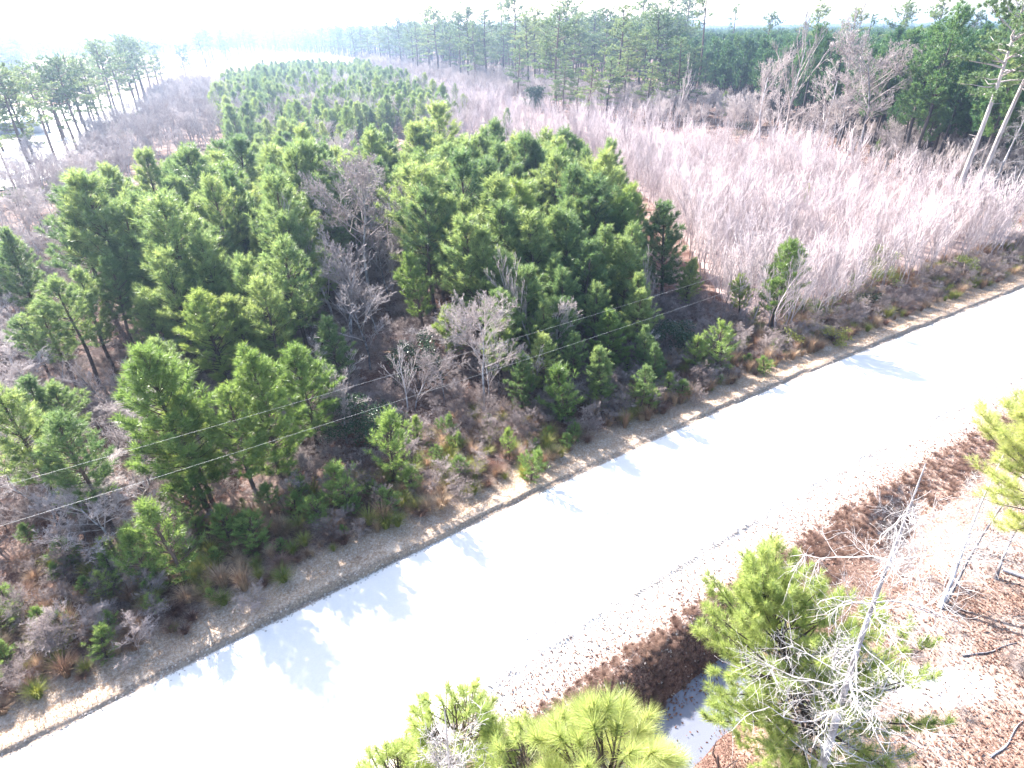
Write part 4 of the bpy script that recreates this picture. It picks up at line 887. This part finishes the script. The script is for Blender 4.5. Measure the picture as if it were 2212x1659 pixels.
tuft_pine('close_pine', at_dist(1150, 1640, 9.6), 0, 'wispy pine top between the starry top and the one with the dead branch', 113, 50, 1.1, .19, 120, .006, fg, down=2.0, mat='needle_sunlit')
tuft_pine('close_pine', at_dist(850, 1670, 10.5), 0, 'lowest pine top leftmost along the bottom edge', 114, 40, 1.0, .19, 110, .006, fg, down=2.0, mat='needle_sunlit')
X, Y = gp(2262, 1300); tp_ = plane_top((X, Y), 2300, 850)
hb = math.dist((X, Y, 0), tp_); bq = near_pine('bright_pine', (X, Y), hb, 'pine bough tips reaching in from the right edge below the road', 115, 2.7, .4, hb, nn=70, wd=.012, ln=.28, dens=1.2, mat='needle_sunlit'); bq.rotation_euler = (Vector(tp_) - Vector((X, Y, 0))).to_track_quat('Z', 'Y').to_euler()

# dead white trees
def dead_tree(name, base, top, label, seed, r0, nlimb, group=None, mat='dead', bmat='dead_white', llen=2.6, split=.25):
    g = np.random.default_rng(seed); base = np.array(base, float); top = np.array(top, float); v = top - base; n = 12; tt = np.linspace(0, 1, n)[:, None]
    pts = v * tt + np.concatenate([np.sin(tt * 5 + seed) * .12 * np.sin(tt * math.pi), np.cos(tt * 4 + seed) * .1 * np.sin(tt * math.pi), tt * 0], 1)
    o = bpy.data.objects.new(name, None); C.objects.link(o); o.location = base; tag(o, label, 'bare tree', group)
    tr = MB(); tr.tube(pts, r0 * (1 - .97 * tt[:, 0]) + .006 + r0 * .5 * np.exp(-tt[:, 0] * 14), 10); link('trunk', tr.mesh('trunk', M[mat], True), o)
    br = MB()
    def limb(p, d, l, r, lev):
        k = 6; q = [p]; dd = d
        for i in range(k): dd = unit(dd + g.normal(0, .17, 3) + np.array([0, 0, .04])); q.append(q[-1] + dd * l / k)
        q = np.array(q); br.tube(q, np.linspace(r, max(.0026, r * .25), k + 1), 5 if lev < 2 else 3)
        if lev >= 3: return
        for i in range(11 - lev):
            e = q[g.integers(1, k)]; s = unit(np.cross(dd, g.normal(size=3))); limb(e, unit(dd * .6 + s * .85), l * g.uniform(.3, .55), max(.003, r * .45), lev + 1)
    for i in range(nlimb):
        f = split + (1 - split) * (i + g.random()) / nlimb; e = base * 0 + pts[int(f * (n - 1))]; az = g.uniform(0, 6.28); limb(e, unit(np.array([math.cos(az), math.sin(az), g.uniform(-.15, .5)])), llen * g.uniform(.5, 1.1) * (1.15 - .6 * f), r0 * .19 * (1.15 - .6 * f), 1)
    link('branches', br.mesh('branches', M[bmat], True), o); return o
bx_, by_ = gp(1722, 1790)
def top_at(px, py, z): x, y = gp(px, py, z); return (x, y, z)
dead_tree('dead_tree', (bx_, by_, 0), plane_top((bx_, by_), 2000, 1000), 'tall dead tree with white twisted branches rising beside the bright pine', 121, .13, 30, 'white dead trees', llen=3.0)
b2 = gp(2030, 1312); dead_tree('dead_tree', (*b2, 0), top_at(2190, 930, 6.6), 'left of the twin bare trunks standing behind the dead tree', 122, .07, 13, 'white dead trees', llen=1.9)
b2 = gp(2040, 1306); dead_tree('dead_tree', (*b2, 0), top_at(2230, 985, 5.6), 'right of the twin bare trunks standing behind the dead tree', 123, .06, 12, 'white dead trees', llen=1.7)
b2 = gp(2150, 1250); dead_tree('dead_tree', (*b2, 0), top_at(2260, 1010, 4.5), 'small bare tree with white twigs by the right frame edge', 124, .05, 11, 'white dead trees', llen=1.8)
b2 = gp(2090, 1180); dead_tree('dead_tree', (*b2, 0), top_at(2120, 1040, 3.0), 'low white bush-like bare tree over the dark ditch hole', 125, .04, 14, 'white dead trees', llen=1.7, split=.1)
b2 = gp(1925, 1220); dead_tree('dead_tree', (*b2, 0), top_at(1960, 1100, 2.4), 'low white bare tree at the ditch bank behind the tall dead tree', 126, .04, 12, 'white dead trees', llen=1.6, split=.1)
q = at_dist(950, 1720, 7.6); dead_tree('dead_tree', (q[0], q[1], 0), tuple(at_dist(960, 1530, 7.4)), 'white dead branch top poking up through the pine top at the bottom', 127, .04, 16, 'white dead trees', llen=1.1, split=.86, mat='dead_white')
b2 = gp(1880, 1690); dead_tree('dead_tree', (*b2, 0), top_at(1850, 1500, 3.4), 'short white bare sapling at the foot of the tall dead tree', 128, .04, 9, 'white dead trees', llen=1.3)

# leaning pines and snag at the right edge
def lean_pine(base, top, h, label, seed, bare, rad, r0=None, v=None):
    h = math.dist((base[0], base[1], 0), top); a, b = tall_pine(seed, h=h, bare=bare, rad=rad, nl=40, nn=34); o = bpy.data.objects.new('leaning_pine', None); C.objects.link(o)
    d_ = Vector((top[0] - base[0], top[1] - base[1], top[2])).normalized(); o.location = (base[0], base[1], 0); o.rotation_euler = d_.to_track_quat('Z', 'Y').to_euler()
    tag(o, label, 'pine tree', 'leaning pines at the right edge'); link('trunk', a.mesh('trunk', M['bark_pale'], True), o); link('crown', b.mesh('crown', M['needle_tall']), o)
b2 = gp(2035, 520); lean_pine(b2, plane_top(b2, 2215, -20), None, 'left of the two leaning pines with thick pale trunks at the right edge', 131, .62, 3.4)
b2 = gp(2075, 500); lean_pine(b2, plane_top(b2, 2300, -30), None, 'right of the two leaning pines with thick pale trunks at the right edge', 132, .62, 3.2)
b2 = gp(2095, 500); dead_tree('bare_leaning_tree', (*b2, 0), plane_top(b2, 2235, 215), 'leaning dead tree with white tangled limbs at the right edge', 133, .2, 18, 'leaning bare trees at the right edge', llen=4.2)
b2 = gp(2140, 520); dead_tree('bare_leaning_tree', (*b2, 0), plane_top(b2, 2225, 330), 'lower bare tree tangled before the leaning dead tree', 134, .1, 16, 'leaning bare trees at the right edge', llen=3.4)
b2 = gp(2030, 540); dead_tree('bare_leaning_tree', (*b2, 0), plane_top(b2, 2085, 380), 'pale twiggy tree left of the leaning dead tree', 135, .07, 14, 'leaning bare trees at the right edge', llen=2.6, bmat='pinktwig')

# fallen logs and sticks
def log(p0, p1, r, label):
    a = gp(*p0); b = gp(*p1); za = H1(*a) + r * .6; zb = H1(*b) + r * .6; mb = MB(); t_ = np.linspace(0, 1, 9)[:, None]
    A_ = np.array([*a, za]); B_ = np.array([*b, zb]); q = A_ + (B_ - A_) * t_ + np.concatenate([np.sin(t_ * 6) * .05, np.cos(t_ * 7) * .05, t_ * 0], 1); q[:, 2] = height(q[:, 0], q[:, 1]) + r * .8
    mb.tube(q, np.linspace(r, r * .5, 9), 8); o = link('fallen_branch', mb.mesh('fallen_branch', M['dead'], True)); tag(o, label, 'fallen branch', 'fallen wood right of the ditch')
log((2165, 1236), (2260, 1262), .09, 'thick grey log lying at the right frame edge'); log((1790, 1490), (1990, 1620), .03, 'long thin stick lying past the foot of the dead tree')
log((2080, 1420), (2200, 1390), .03, 'pale stick lying right of the white sand patch'); log((1430, 1530), (1475, 1480), .03, 'stick slanting up the brown ditch bank')
log((2140, 1640), (2212, 1560), .03, 'dark branch at the bottom right corner'); log((1985, 1310), (2070, 1345), .04, 'fallen limb at the foot of the twin bare trunks')
holly('russet_bush', 1560, 1655, 1585, .75, 'pinkish russet bush growing beside the ditch water at the bottom edge', M['redleaf'], 1500, 'shrub', .03)
holly('russet_bush', 1885, 1660, 1630, .6, 'low russet weeds at the foot of the tall dead tree', M['redleaf'], 700, 'shrub', .03)

# ------------------------------------------------------------------ far shed in the clearing
def shed(px, py, w_, l_, h_, rz, label, roofcol):
    x, y = gp(px, py); o = bpy.data.objects.new('metal_shed', None); C.objects.link(o); o.location = (x, y, .3); o.rotation_euler.z = rz; tag(o, label, 'building')
    mb = MB(); mb.box((0, 0, h_ / 2), (l_ / 2, w_ / 2, h_ / 2)); link('wall', mb.mesh('wall', plain('shed_wall', (.5, .52, .55))), o)
    mb = MB(); e = .4; r = np.array([[-l_ / 2 - e, -w_ / 2 - e, h_ + .02], [l_ / 2 + e, -w_ / 2 - e, h_ + .02], [l_ / 2 + e, 0, h_ + 1.6], [-l_ / 2 - e, 0, h_ + 1.6]]); r2 = r * np.array([1, -1, 1]); mb.quads([r, r2[::-1]])
    mb.tris([[r[1], r2[1], r[2]], [r[0], r[3], r2[0]]]); link('roof', mb.mesh('roof', plain('shed_roof', roofcol, .4)), o)
    mb = MB(); mb.box((0, -w_ / 2 - .02, 1.2), (1.2, .05, 1.2)); link('door', mb.mesh('door', plain('shed_door', (.2, .2, .22))), o)
shed(15, 292, 7, 14, 2.6, .5, 'low shed with blue metal roof at the left edge of the clearing', (.10, .22, .36))

# ------------------------------------------------------------------ haze
mt, t = newmat('haze'); pv = N(t, 'ShaderNodeVolumePrincipled'); pv.inputs['Density'].default_value = 0.00042; pv.inputs['Anisotropy'].default_value = .5; pv.inputs['Color'].default_value = (.50, .68, 1, 1)  # distance haze, also standing in for lens glare toward the sun
o_ = N(t, 'ShaderNodeOutputMaterial'); t.links.new(pv.outputs[0], o_.inputs['Volume'])
mb = MB(); mb.box((0, 1600, 16), (4500, 2400, 21)); hz = link('haze', mb.mesh('haze', mt)); tag(hz, 'thin haze over the wood, also standing in for the sun glare', 'haze', None, 'stuff')
